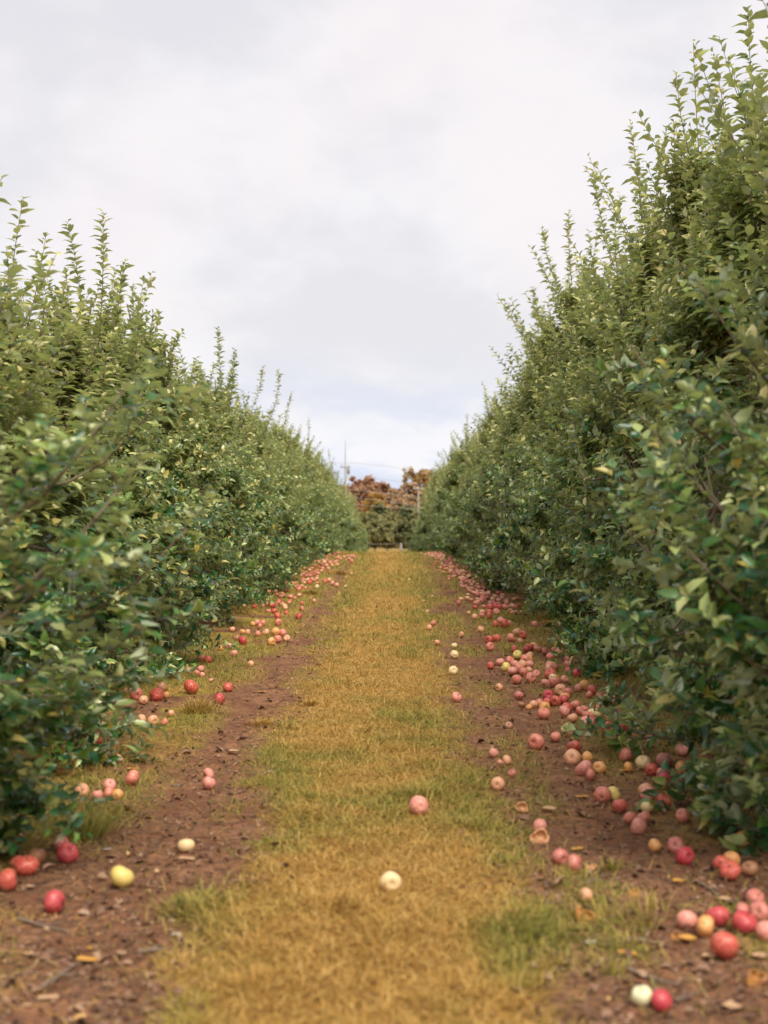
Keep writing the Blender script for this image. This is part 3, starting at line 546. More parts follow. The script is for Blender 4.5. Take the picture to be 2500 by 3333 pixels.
NAMED = [
 (z5(325, 1175, 140), 'crimson', 'crimson apple lying alone on the bare soil at lower left', GL),
 (z5(728, 1025, 140), 'yellow', 'yellow apple on the soil at lower left, the only yellow one there', GL),
 (z5(1115, 838, 95), 'cream', 'cream and pink apple showing its dark calyx at the left edge of the grass', GL),
 (z5(400, 885, 125), 'crimson', 'crimson apple touching a duller apple behind it on the left moss', GL),
 (z5(362, 825, 100), 'dusky', 'dull pink apple half hidden behind a crimson apple on the left moss', GL),
 (z5(155, 960, 140), 'red', 'large red and peach apple in front of two browned ones at the left edge', GL),
 (z5(218, 905, 100), 'brown', 'brown rotting apple behind the large red and peach one at left', GL),
 (z5(95, 935, 80), 'red', 'small red apple peeking out left of the large red and peach one', GL),
 (z5(40, 1045, 125), 'red', 'red-orange apple at the very left edge of the picture', GL),
 (z5(100, 795, 70), 'dusky', 'dull pink apple under the lowest leaves at the left edge', GL),
 (z5(590, 190, 88), 'red', 'dark red oblong apple with a yellow leaf touching its left end', GL),
 (z5(605, 118, 55), 'peach', 'peach apple half behind leaves above the dark red oblong apple', GL),
 (z5(1250, 408, 72), 'pink', 'rear one of the two touching pink apples on the left soil', GL),
 (z5(1252, 462, 76), 'pink', 'front one of the two touching pink apples on the left soil', GL),
 (z5(790, 430, 95), 'salmon', 'orange-pink apple lying under a bright yellow leaf beside the left tree', GL),
 (z5(655, 470, 75), 'pink', 'pink apple between the yellow leaf apple and the leafy skirt', GL),
 (z5(583, 535, 65), 'pink', 'pink apple left of an orange pair in the grass by the left tree', GL),
 (z5(655, 525, 78), 'salmon', 'salmon apple touching an orange one in the grass by the left tree', GL),
 (z5(700, 532, 68), 'orange', 'orange apple with dark calyx touching a salmon one by the left tree', GL),
 (z5(490, 505, 80), 'peach', 'peach apple among the leaves of the lowest left bough', GL),
 (z5(150, 510, 80), 'pink', 'pink apple seen through the leaves near the left edge', GL),
 (z5(845, 78, 60), 'peach', 'left one of the peach apples on the yellow moss by the left trees', GL),
 (z5(915, 85, 65), 'peach', 'middle and largest of the peach apples on the yellow moss', GL),
 (z5(985, 95, 45), 'salmon', 'right small apple beside the peach apples on the yellow moss', GL),
 (z5(1025, 42, 40), 'peach', 'small peach apple behind the group on the yellow moss', GL),
 (z5(712, 315, 50), 'peach', 'peach apple behind the leaves hanging over the left moss', GL),
 (z4(937, 1112, 74), 'red', 'largest red apple at the foot of the left tree, touching its leaves', GL),
 (z4(1118, 1112, 48), 'red', 'red and yellow apple on grass behind the lone red one at left', GL),
 (z4(1077, 1170, 56), 'crimson', 'lone bright red apple on the left soil in front of the trees', GL),
 (z4(668, 1145, 62), 'salmon', 'big salmon apple in the row of five under the dark hollow', GL),
 (z4(628, 1130, 42), 'peach', 'peach apple at the left end of the row under the dark hollow', GL),
 (z4(768, 1150, 66), 'red', 'big red-pink apple in the row under the dark hollow', GL),
 (z4(703, 1176, 45), 'peach', 'small peach apple in front of the row under the dark hollow', GL),
 (z4(795, 1112, 50), 'brown', 'brownish apple at the back of the row under the dark hollow', GL),
 (z4(815, 1152, 36), 'orange', 'orange apple at the right end of the row under the dark hollow', GL),
 (z4(1147, 948, 38), 'pink', 'pink apple on soil by the left trees, nearer of a pair', GL),
 (z4(1122, 910, 35), 'pink', 'pink apple against the left leaves, farther of a pair', GL),
 (z4(1230, 998, 32), 'peach', 'small peach apple alone on the left soil', GL),
 (z4(1190, 884, 42), 'crimson', 'dark crimson apple at the left end of the mid-distance cluster', GL),
 (z4(1160, 868, 32), 'brown', 'brownish apple behind the dark crimson apple', GL),
 (z4(1330, 888, 40), 'orange', 'orange apple at the front of the seven-apple cluster on the left soil', GL),
 (z4(1362, 876, 38), 'salmon', 'salmon apple in the middle front of the seven-apple cluster', GL),
 (z4(1408, 873, 34), 'peach', 'peach apple at the right end of the seven-apple cluster', GL),
 (z4(1305, 843, 38), 'peach', 'peach apple at the left rear of the seven-apple cluster', GL),
 (z4(1353, 843, 42), 'orange', 'orange apple at the rear centre of the seven-apple cluster', GL),
 (z4(1388, 845, 38), 'salmon', 'salmon apple at the right rear of the seven-apple cluster', GL),
 (z4(1265, 850, 32), 'salmon', 'salmon apple left of the seven-apple cluster', GL),
 (z4(1365, 793, 36), 'salmon', 'salmon apple just behind the seven-apple cluster', GL),
 (z4(1363, 762, 36), 'red', 'red apple behind the salmon one near the left leaves', GL),
 (z4(1334, 706, 38), 'crimson', 'dark crimson apple against the far left leaves', GL),
 (z4(1468, 766, 33), 'crimson', 'single crimson apple out on the far left soil', GL),
 (z4(1482, 702, 25), 'red', 'red apple, rear of a pair on the far left soil', GL),
 (z4(1482, 726, 25), 'salmon', 'salmon apple, front of a pair on the far left soil', GL),
 (z7(1400-495, 1555, 122), 'pale', 'pale greenish cream apple beside a crimson one at the bottom right', GR),
 (z7(1022, 1580, 132), 'crimson', 'crimson apple touching the pale greenish one at the bottom right', GR),
 (z7(1395, 1250, 165), 'red', 'largest red-orange apple, front of the lower right cluster', GR),
 (z7(1280, 1132, 128), 'orange', 'yellow-orange apple in the lower right cluster', GR),
 (z7(1355, 1078, 140), 'crimson', 'crimson apple behind the yellow-orange one at lower right', GR),
 (z7(1172, 1100, 118), 'pink', 'pink and peach apple at the left end of the lower right cluster', GR),
 (z7(1518, 1112, 145), 'crimson', 'magenta-crimson apple right of the lower right cluster', GR),
 (z7(1510, 1050, 105), 'dusky', 'dull pink apple behind the magenta-crimson one', GR),
 (z7(1610, 1050, 125), 'dusky', 'bloomy pink apple near the right edge, behind the magenta-crimson one', GR),
 (z7(1578, 965, 108), 'dusky', 'dusky red apple at the back of the right edge cluster', GR),
 (z7(1645, 1165, 118), 'pink', 'pink apple cut by the right edge of the picture', GR),
 (z7(1430, 798, 120), 'red', 'red apple in front of an orange one under the right tree', GR),
 (z7(1438, 735, 98), 'orange', 'orange apple behind a red one under the right tree', GR),
 (z7(1375, 755, 90), 'red', 'red apple left of the orange one under the right tree', GR),
 (z7(1550, 790, 98), 'brown', 'browned apple under the leaves at the right edge', GR),
 (z7(1158, 712, 108), 'crimson', 'bright crimson apple on open soil near the right tree', GR),
 (z7(1105, 650, 98), 'dusky', 'dull pink apple behind the bright crimson one', GR),
 (z7(980, 650, 82), 'orange', 'broken orange-red apple left of the bright crimson one', GR),
 (z7(885, 535, 98), 'pink', 'pink-red apple with a dark split, front of a trio on the right', GR),
 (z7(915, 482, 82), 'salmon', 'salmon apple at the back of the trio on the right', GR),
 (z7(830, 485, 76), 'salmon', 'salmon apple at the left of the trio on the right', GR),
 (z7(770, 412, 84), 'red', 'red apple lying alone between two groups on the right soil', GR),
 (z7(666, 347, 100), 'salmon', 'orange-pink apple with a dark calyx hole facing the camera', GR),
 (z7(735, 340, 90), 'yellow', 'dull yellow apple touching the one with the dark calyx hole', GR),
 (z7(938, 342, 88), 'pink', 'smooth pink apple at the back left of the heap under the right bough', GR),
 (z7(1030, 385, 96), 'red', 'red-pink apple with a yellow tip in the heap under the right bough', GR),
 (z7(932, 420, 72), 'cream', 'cream-yellow apple in the heap under the right bough', GR),
 (z7(885, 415, 52), 'brown', 'small brown apple at the left of the heap under the right bough', GR),
 (z7(1015, 290, 66), 'red', 'red apple at the very back of the heap under the right bough', GR),
 (z7(1150, 470, 82), 'salmon', 'salmon apple half covered by leaves right of the heap', GR),
 (z7(960, 195, 76), 'red', 'red apple, left of a pair below the right leaves', GR),
 (z7(1020, 215, 62), 'salmon', 'salmon apple, right of a pair below the right leaves', GR),
 (z7(820, 180, 60), 'orange', 'orange apple by the right leaves above a yellow leaf', GR),
 (z7(555, 187, 102), 'pink', 'large pale pink apple, front of the five-apple group on the right', GR),
 (z7(648, 185, 78), 'orange', 'orange apple, right end of the five-apple group', GR),
 (z7(595, 224, 66), 'salmon', 'small salmon apple, nearest of the five-apple group', GR),
 (z7(572, 122, 70), 'orange', 'orange apple, upper right of the five-apple group', GR),
 (z7(485, 122, 96), 'peach', 'ribbed peach apple, left of the five-apple group', GR),
 (z7(497, 60, 82), 'red', 'red apple behind the ribbed peach one', GR),
 (z7(270, 28, 96), 'salmon', 'salmon-red apple alone at the right edge of the grass', GR),
 (z7(800, 20, 55), 'orange', 'orange apple tucked under the right leaves, behind the five-apple group', GR),
 (z7(890, 100, 46), 'peach', 'small peach apple in shade right of the five-apple group', GR),
 (z7(38, 280, 80), 'peach', 'peach apple in the green grass at right, nearest of four', GR),
 (z7(92, 140, 62), 'peach', 'peach apple with dark calyx in the grass at right', GR),
 (z7(52, 152, 40), 'pink', 'small pink apple touching the peach one with dark calyx', GR),
 (z7(15, 95, 58), 'pink', 'pink apple in the green grass at right, farthest of four', GR),
 (z7(123, 218, 52), 'dusky', 'dull pinkish apple at the grass edge at right', GR),
 (z7(290, 537, 86), 'pink', 'pink apple behind the crumpled peach one at the right grass edge', GR),
 (z7(410, 718, 98), 'dusky', 'left one of two dull peach apples at the right grass edge', GR),
 (z7(500, 757, 102), 'dusky', 'right one of two dull peach apples at the right grass edge', GR),
 (z7(568, 950, 86), 'peach', 'small shrivelled peach apple above the orange rotten core', GR),
 (z7(1580, 270, 60), 'red', 'red apple glimpsed deep in the right foliage', GR),
 (z7(1440, 455, 55), 'red', 'red apple glimpsed low behind the right leaves', GR),
 ((1364, 2625, 61), 'pink', 'pale pink apple in the middle of the aisle before a dark tuft', 'fallen apples out on the grass'),
 ((1271, 2872, 66), 'cream', 'cream apple sunk in the golden grass mid aisle', 'fallen apples out on the grass'),
]
MID = [  # mid-distance apples of the right drift, one by one
 (905, 1122, 70, 'peach'), (845, 1160, 55, 'salmon'), (1125, 1112, 68, 'red'), (1130, 1072, 60, 'red'), (1208, 1112, 58, 'crimson'), (1162, 1155, 70, 'red'), (1220, 1180, 48, 'peach'), (1010, 1082, 68, 'pink'), (1018, 1045, 60, 'salmon'),
 (905, 1005, 62, 'red'), (845, 965, 58, 'red'), (887, 957, 54, 'crimson'), (805, 935, 60, 'crimson'), (800, 972, 48, 'red'), (783, 1000, 60, 'orange'), (780, 1035, 66, 'salmon'), (935, 1057, 55, 'peach'), (975, 1020, 50, 'salmon'), (870, 905, 62, 'peach'), (838, 865, 65, 'salmon'), (790, 872, 52, 'pink'), (815, 820, 60, 'red'),
 (645, 937, 50, 'dusky'), (540, 892, 42, 'peach'), (308, 946, 56, 'pink'), (635, 850, 52, 'salmon'), (710, 842, 58, 'salmon'), (672, 807, 46, 'salmon'), (648, 790, 52, 'salmon'), (610, 802, 52, 'pink'), (625, 770, 46, 'pink'), (575, 782, 52, 'yellow'), (545, 755, 46, 'pink'), (598, 748, 48, 'salmon'), (638, 714, 50, 'yellow'), (680, 742, 54, 'salmon'), (702, 768, 46, 'pink'), (663, 768, 46, 'peach'), (622, 685, 44, 'red'), (492, 775, 42, 'red'),
 (290, 802, 50, 'cream'), (297, 716, 46, 'cream'), (297, 664, 32, 'cream'), (490, 672, 48, 'salmon'), (485, 634, 44, 'red'), (527, 628, 46, 'red'), (602, 624, 46, 'salmon'), (635, 592, 48, 'peach'), (668, 607, 44, 'red'), (652, 642, 32, 'pink'), (440, 577, 38, 'peach'), (182, 547, 36, 'salmon'), (160, 570, 32, 'peach'), (565, 547, 54, 'red'), (518, 549, 38, 'red'), (547, 528, 36, 'pink'), (592, 552, 40, 'dusky'), (335, 605, 28, 'peach'), (203, 650, 32, 'peach'),
 (484, 510, 38, 'red'), (484, 485, 34, 'red'), (520, 455, 40, 'crimson'), (490, 458, 34, 'red'), (540, 460, 34, 'crimson'), (525, 485, 36, 'salmon'), (408, 512, 36, 'peach'), (445, 505, 32, 'salmon'), (570, 460, 34, 'salmon'), (580, 436, 32, 'pink'), (415, 435, 30, 'salmon'), (440, 425, 28, 'pink'), (410, 460, 28, 'red'), (450, 400, 26, 'salmon'), (322, 434, 26, 'dusky'), (178, 396, 16, 'peach'), (52, 310, 14, 'cream'), (130, 425, 16, 'peach'), (375, 487, 22, 'peach'), (150, 480, 18, 'peach'),
 (730, 550, 34, 'pink'), (630, 460, 28, 'red'), (910, 740, 40, 'dusky'), (955, 815, 50, 'crimson'), (912, 803, 42, 'dusky'), (965, 895, 46, 'pink'), (1170, 887, 46, 'salmon'), (1080, 940, 42, 'dusky'), (1025, 930, 40, 'salmon'), (760, 975, 46, 'salmon'), (725, 985, 44, 'peach'), (700, 1000, 36, 'orange'), (660, 985, 40, 'brown'), (590, 1098, 44, 'brown'), (1000, 1010, 44, 'salmon'), (740, 820, 44, 'salmon'), (700, 800, 40, 'peach'), (1090, 1000, 40, 'dusky')]
FARL = [(375, 1283, 36, 'red'), (405, 1275, 36, 'peach'), (430, 1300, 36, 'pink'), (465, 1315, 36, 'peach'), (533, 1320, 26, 'cream'), (212, 1298, 34, 'peach'), (255, 1295, 40, 'red'), (275, 1270, 34, 'salmon'), (312, 1328, 36, 'cream'), (312, 1298, 28, 'salmon'), (290, 1240, 32, 'crimson'), (400, 1188, 30, 'pink'), (402, 1217, 26, 'red'), (345, 1150, 34, 'salmon'), (368, 1140, 34, 'peach'), (385, 1167, 32, 'pink'), (455, 1148, 34, 'salmon'), (468, 1158, 32, 'peach'), (578, 1225, 24, 'peach'), (580, 1130, 32, 'salmon'), (600, 1100, 28, 'pink'),
 (290, 1430, 36, 'pink'), (100, 1440, 40, 'red'), (15, 1445, 46, 'red'), (75, 1525, 34, 'red'), (150, 1300, 30, 'red'), (75, 1300, 30, 'red'), (45, 1380, 26, 'salmon'), (100, 1322, 28, 'dusky'), (130, 1302, 28, 'salmon'), (150, 1330, 28, 'dusky'), (320, 1225, 30, 'pink'), (410, 1140, 30, 'salmon'), (430, 1162, 30, 'peach'), (495, 1112, 22, 'pink'), (520, 1097, 22, 'peach'), (545, 1092, 22, 'pink'), (570, 1085, 22, 'peach'), (590, 1088, 22, 'salmon'), (560, 1112, 22, 'pink'), (475, 1105, 24, 'salmon'), (330, 1180, 28, 'red'), (355, 1190, 28, 'salmon'), (300, 1210, 28, 'red'), (230, 1245, 28, 'dusky'), (200, 1265, 28, 'red')]
LM = [(985, 968, 38, 'salmon'), (1020, 977, 40, 'red'), (985, 1022, 34, 'pink'), (965, 1042, 34, 'salmon'), (1035, 1078, 22, 'pink'), (460, 1100, 45, 'dusky'), (930, 1032, 36, 'peach'), (992, 1052, 28, 'pink'), (1288, 797, 32, 'salmon'), (1262, 795, 32, 'pink'), (1347, 738, 28, 'red'), (1422, 690, 22, 'red'), (1540, 685, 20, 'pink'), (1275, 812, 28, 'salmon'), (1140, 828, 28, 'peach'), (1190, 840, 28, 'orange'), (1215, 842, 28, 'peach'), (1405, 750, 24, 'red'), (1310, 705, 26, 'salmon'), (1250, 715, 28, 'red'), (1240, 800, 26, 'orange'), (1080, 920, 28, 'orange')]
for (c, col, lab, grp) in NAMED: apple(*c, col, lab, grp)
CN = {'crimson': 'crimson', 'red': 'red', 'salmon': 'salmon pink', 'pink': 'pale pink', 'peach': 'peach', 'orange': 'orange', 'yellow': 'yellow', 'cream': 'cream', 'dusky': 'dull pink', 'brown': 'brown', 'pale': 'pale'}
for (x, y, d, c) in MID:
    X, Y, D_ = z8(x, y, d)
    if x < 350: wh = 'lying out on the grass left of the right-hand drift'
    elif y > 925: wh = 'in the right-hand heaps just beyond the five-apple group'
    elif y > 660: wh = 'in the right-hand heap around the bright yellow apple'
    elif y > 560: wh = 'in the small group behind the bright yellow apple'
    else: wh = 'in the distant part of the drift along the right trees'
    apple(X, Y, D_, c, f'{CN[c]} apple {wh}', GR, y > 600)
for (x, y, d, c) in LM: apple(*z4(x, y, d), c, f'{CN[c]} apple against the left leaves at middle distance', GL, d > 30)
for (x, y, d, c) in FARL: apple(*z1(x, y, d), c, f'{CN[c]} apple in the far scatter along the foot of the left trees', GL, False)
# the far right drift, seen as a ribbon of small apples
rr = random.Random(5); cols = ['red', 'crimson', 'orange', 'salmon', 'salmon', 'pink', 'pink', 'peach', 'peach', 'dusky', 'cream']
placed = [(a[0], a[1]) for a in apples]; k = 0
def free(x, y, r): return all((x-a)**2+(y-b)**2 > r*r for a, b in placed)
def drop(x, y, c, label, grp):
    D = rr.uniform(.062, .08); zg = float(gh(x, y)[0]); o = link('apple', rr.choice(AP)); o.scale = (D, D, D); o.location = (x, y, zg+D*.42)
    o.rotation_euler = (rr.gauss(0, 1), rr.gauss(0, 1), rr.uniform(0, 6)); o.material_slots[0].link = 'OBJECT'; o.material_slots[0].material = AM[c]
    tag(o, label, 'apple', grp); placed.append((x, y))
for _ in range(4000):
    if k >= 52: break
    y = rr.uniform(5.4, 13); x = rr.gauss(1.30, .14)
    if x > 1.08 and free(x, y, .095): c = rr.choice(cols); drop(x, y, c, f'{CN[c]} apple in shade under the low right-hand boughs', GR); k += 1
k = 0
for _ in range(4000):
    if k >= 32: break
    y = rr.uniform(19, 37); x = rr.gauss(np.interp(y, [19, 26, 34, 37], [1.36, 1.35, 1.2, 1.15]), .13)
    if free(x, y, .085): c = rr.choice(cols); drop(x, y, c, f'{CN[c]} apple in the far end of the right-hand drift', GR); k += 1
k = 0
for _ in range(900):
    if k >= 10: break
    y = rr.uniform(36, 41); x = rr.gauss(1.15, .15)
    if free(x, y, .085): c = rr.choice(cols); drop(x, y, c, f'{CN[c]} apple at the crest of the ground by the right trees', GR); k += 1
# rest of the drift that only shows as specks
g = Geo(); k = 0
me0 = AP[0]; V0 = np.array([v.co[:] for v in me0.vertices]); F0 = np.array([p.vertices[:] for p in me0.polygons])
for _ in range(9000):
    if k >= 360: break
    sd = 1 if rr.random() < .8 else -1
    y = rr.uniform(17, 41); x = sd*rr.gauss(np.interp(y, [17, 26, 41], [1.42, 1.34, 1.28]) if sd > 0 else 1.52, .15)
    if not free(x, y, .08): continue
    D = rr.uniform(.06, .078); g.add(V0*D+np.array([x, y, float(gh(x, y)[0])+D*.42]), F0, np.full(len(F0), 4), rr.choice([0, 1, 2, 3])); placed.append((x, y)); k += 1
tag(link('far_apples', g.mesh('far_apples', [AM['pink'], AM['salmon'], AM['peach'], AM['dusky']])), 'specks of pink and red apples in shade under the far trees', 'apples', kind='stuff')

# broken and rotten apples: a torn open shell with ragged rim
def husk(px, py_, d, skin, label, seed, open_=.55):
    r_ = random.Random(seed); x, y = at(px, py_+d*.35); D = d*y/F; V = []; Fc = []; seg, rings = 22, 9
    for layer, sc in ((0, 1.), (1, .80)):
        for i in range(rings+1):
            for j in range(seg):
                a = 2*math.pi*j/seg; lim = math.pi*(open_+.13*math.sin(2*a+seed)+.09*math.sin(5*a+seed*2)+.05*math.sin(9*a)); t = math.pi - lim*(i/rings)
                rad = sc*.5*(1+.10*math.sin(3*a+seed)*(i/rings)+.05*math.sin(7*a)); V.append((math.sin(t)*rad*math.cos(a)*1.1, math.sin(t)*rad*math.sin(a), math.cos(t)*rad*.72))
    for L_ in (0, 1):
        o_ = L_*(rings+1)*seg
        for i in range(rings):
            for j in range(seg):
                a = o_+i*seg+j; b = o_+i*seg+(j+1) % seg; q = (a, b, b+seg, a+seg); Fc.append(q if L_ == 0 else q[::-1])
    o1, o2 = rings*seg, (rings+1)*seg+rings*seg
    for j in range(seg): Fc.append((o1+j, o1+(j+1) % seg, o2+(j+1) % seg, o2+j))
    me = bpy.data.meshes.new('rotten_apple'); me.from_pydata(V, [], Fc); me.materials.append(skin); me.materials.append(M_ROT if skin is not AM['peach'] else M_FLESH)
    nf = rings*seg; me.polygons.foreach_set('material_index', [0]*nf+[1]*(len(Fc)-nf)); me.polygons.foreach_set('use_smooth', [True]*len(Fc)); me.update()
    o = link('rotten_apple', me, loc=(x, y, float(gh(x, y)[0])+D*.30)); o.scale = (D, D, D); o.rotation_euler = (R(38), r_.uniform(-.3, .3), r_.uniform(-.4, .4)); tag(o, label, 'rotten apple', 'rotten and torn apples on the right soil')
for i, a in enumerate([(z7(560, 1068, 130), M_ROT, 'crumpled orange rotten apple at the right edge of the grass'),
          (z7(1590, 1440, 120), AM['brown'], 'hollow rotten orange-brown apple near the bottom right corner'),
          (z7(290, 598, 115), AM['peach'], 'crumpled torn peach apple at the right edge of the grass'),
          (z7(182, 418, 78), AM['peach'], 'small torn peach apple lying in grass at right'),
          (z7(860, 932, 78), AM['salmon'], 'flattened pinkish apple piece on the open right soil'),
          (z7(1112, 1190, 70), AM['orange'], 'small orange rotten piece in front of the lower right cluster'),
          (z7(600, 772, 62), AM['peach'], 'flat peach apple piece right of the two dull peach apples')]): husk(*a[0], a[1], a[2], i+2, .62 if i < 4 else .42)

# ------------------------------------------------------------------ fallen leaves that can be told apart
def fallen(px, py_, size, m, label, seed):
    global rng
    keep = rng; rng = np.random.default_rng(seed); x, y = at(px, py_); L_ = size*y/F; g = Geo(); a = rng.uniform(-.6, .6) + (0 if rng.random() < .5 else math.pi)
    n = 9; t = np.linspace(0, 1, n); w = .30*np.sin(math.pi*t**.85)**.8; V = []; curl = rng.uniform(.15, .35)
    for lay in (0, .012):
        for i in range(n):
            for s_ in (-1, -.5, 0, .5, 1): V.append((t[i]-.5, s_*w[i]+.03*math.sin(9*t[i]), .10+curl*abs(s_)**1.5*(w[i]+.1)+.22*(t[i]-.5)**2+.03*math.sin(t[i]*7+s_*2)-lay))
    V = np.array(V)*L_; ca, sa = math.cos(a), math.sin(a); V = V@np.array([[ca, sa, 0], [-sa, ca, 0], [0, 0, 1]])
    Fc = []
    for lay in (0, 1):
        for i in range(n-1):
            for j in range(4): b = lay*n*5+i*5+j; q = [b, b+5, b+6, b+1]; Fc.append(q if lay == 0 else q[::-1])
    g.add(V, Fc, np.full(len(Fc), 4)); me = g.mesh('fallen_leaf', m)
    o = link('fallen_leaf', me, loc=(x, y, float(gh(x, y)[0])+.004)); tag(o, label, 'leaf', 'fallen leaves on the soil'); rng = keep
    gs = Geo(); e = np.array([-.5, 0, .12])*L_@np.array([[ca, sa, 0], [-sa, ca, 0], [0, 0, 1]]); tubes(gs, [[e, e+np.array([-ca, -sa, -.05])*L_*.2, e+np.array([-ca, -sa, -.15])*L_*.34]], [[.0012, .001, .001]], 5); link('stalk', gs.mesh('stalk', M_TWIG), o)
for i, (c, m, lab) in enumerate([
  (z7(815, 1325, 130), M_YLEAF, 'bright yellow-orange leaf on the soil above the pale apple'), (z7(1300, 1335, 110), M_TLEAF, 'tan curled leaf left of the large red-orange apple'),
  (z7(1170, 1235, 140), M_YLEAF, 'orange leaf in front of the lower right cluster'), (z7(1600, 1335, 120), M_TLEAF, 'peach-brown leaf near the right edge'), (z7(1395, 990, 100), M_TLEAF, 'tan leaf behind the crimson apple on the right soil'),
  (z7(1120, 880, 100), M_YLEAF, 'small golden leaf on the open soil at right'), (z7(515, 690, 95), M_YLEAF, 'golden leaf leaning on the two dull peach apples'), (z7(545, 375, 90), M_YLEAF, 'orange leaf left of the apple with the calyx hole'),
  (z7(345, 455, 120), M_TLEAF, 'tan leaf by the small torn apple'), (z7(590, 1250, 80), M_PLEAF, 'pale grey leaf on the soil below the rotten apple'), (z7(1440, 1640, 150), M_TLEAF, 'reddish tan leaf at the bottom edge on the right'),
  (z7(795, 215, 70), M_YLEAF, 'yellow leaf by the right tree skirt'), (z7(1430, 1605, 60), M_TLEAF, 'small tan leaf near the crimson apple at bottom right'),
  (z5(520, 1550, 150), M_YLEAF, 'long yellow-tan leaf on the soil at bottom left'), (z5(285, 1780, 130), M_TLEAF, 'tan curled leaf at the bottom left corner'), (z5(155, 1818, 70), M_TLEAF, 'small orange-tan leaf beside the curled one at bottom left'),
  (z5(165, 1510, 90), M_TLEAF, 'tan leaf lying edge up at far bottom left'), (z5(535, 1470, 60), M_YLEAF, 'small orange leaf above the long yellow-tan one'), (z5(1120, 940, 110), M_TLEAF, 'flat tan leaf below the cream apple at left'),
  (z5(175, 1100, 70), M_TLEAF, 'small tan leaf between two red apples at the left edge'), (z5(795, 385, 75), M_YLEAF, 'bright yellow leaf resting against an orange-pink apple'), (z5(730, 1500, 70), M_TLEAF, 'brown leaf above the grey chip at bottom left'),
  (z5(1055, 1385, 60), M_PLEAF, 'pale leaf at the edge of the grass at bottom left'), (z5(1400, 285, 90), M_TLEAF, 'pinkish tan leaf on the left soil near the paired pink apples'), (z5(645, 870, 50), M_PLEAF, 'small pale leaf on moss above the yellow apple'),
  (z4(1535, 942, 40), M_YLEAF, 'bright yellow leaf at the left edge of the grass'), (z4(1455, 850, 34), M_YLEAF, 'yellow leaf right of the seven-apple cluster'), (z4(1285, 1143, 46), M_YLEAF, 'yellow leaf right of the lone bright red apple'), (z4(1165, 1087, 34), M_YLEAF, 'yellow leaf above the red and yellow apple'), (z5(530, 195, 60), M_YLEAF, 'yellow leaf touching the dark red oblong apple')]):
    fallen(c[0], c[1], c[2], m, lab, 900+i)

# leaf litter, chips and crumbs of soil (uncountable)
g = Geo(); n = 25000; y = 3.2*(1-rng.random(n)*(1-(3.2/34)**1.1))**(-1/1.1); x = rng.uniform(-2.3, 2.3, n)
dn = (1-grassy(x, y))*(.25+.9*fbm(np.c_[x, y]*2.6, 91, 3)) + .03; k = rng.random(n) < dn; x, y = x[k], y[k]; n = len(x); z = gh(x, y)
a = rng.uniform(0, 6.28, n); D = np.c_[np.cos(a), np.sin(a), rng.normal(0, .25, n)]; Nn = np.c_[rng.normal(0, .4, (n, 2)), np.ones(n)]
leaves(g, np.c_[x, y, z+.006], D, Nn, rng.uniform(.006, .028, n)*np.maximum(1, y/10)**.5*np.where(rng.random(n) < .12, 1.7, 1), rng.uniform(.2, .8, n), rng.uniform(-.3, .4, n), rng.uniform(.5, 3, n))
m = 11000; y = 3.2*(1-rng.random(m)*(1-(3.2/22)**1.1))**(-1/1.1); x = rng.uniform(-2.2, 2.2, m); k = rng.random(m) < (1-grassy(x, y))*.9; x, y = x[k], y[k]; m = len(x); z = gh(x, y); a = rng.uniform(0, 6.28, m); l = rng.uniform(.02, .11, m)
t = np.linspace(-.5, .5, 3)[None, :, None]; P = np.c_[x, y, z+.005][:, None]+np.c_[np.cos(a), np.sin(a), rng.normal(0, .1, m)][:, None]*l[:, None, None]*t; P[:, 1] += np.c_[rng.normal(0, .06, (m, 2)), np.zeros(m)]*l[:, None]
tubes(g, P, np.array([.0012, .0014, .0008])[None]*rng.uniform(.8, 1.6, (m, 1)), 3, 0, False)
tag(link('leaf_litter', g.mesh('leaf_litter', M_LITTER)), 'brown crumbled leaf litter and straw scattered over the soil', 'leaf litter', kind='stuff')

# sticks
s = MN('dead_wood'); M_WOOD = s.done(s.bsdf(s.mix(s.noise(30, 4), (.10, .065, .045), (.30, .22, .16)), .85, .2, s.noise(60), .4, .003))
def stick(px0, py0, px1, py1, r, label, forks=1):
    x0, y0 = at(px0, py0); x1, y1 = at(px1, py1); t = np.linspace(0, 1, 8)[:, None]; c = np.array([x0, y0])*(1-t)+np.array([x1, y1])*t; ln = math.hypot(x1-x0, y1-y0)
    c = c + np.c_[np.cumsum(rng.normal(0, .02, 8)), np.cumsum(rng.normal(0, .02, 8))]*ln*.8; z = gh(c[:, 0], c[:, 1])+r*.7+.004; P = np.c_[c, z]; o0 = P[0].copy(); P = P-o0
    g = Geo(); tubes(g, P[None], np.linspace(r, r*.45, 8)[None], 7)
    for f in range(forks):
        i = 3+f*2; e = (P[i+1]-P[i])*1.8; e = e+np.array([-e[1], e[0], .01])*rng.choice([-1, 1])*.9; tubes(g, [[P[i], P[i]+e*.5, P[i]+e]], [[r*.6, r*.45, r*.25]], 5)
    tag(link('stick', g.mesh('stick', M_WOOD), loc=tuple(o0)), label, 'stick', 'dead sticks on the soil')
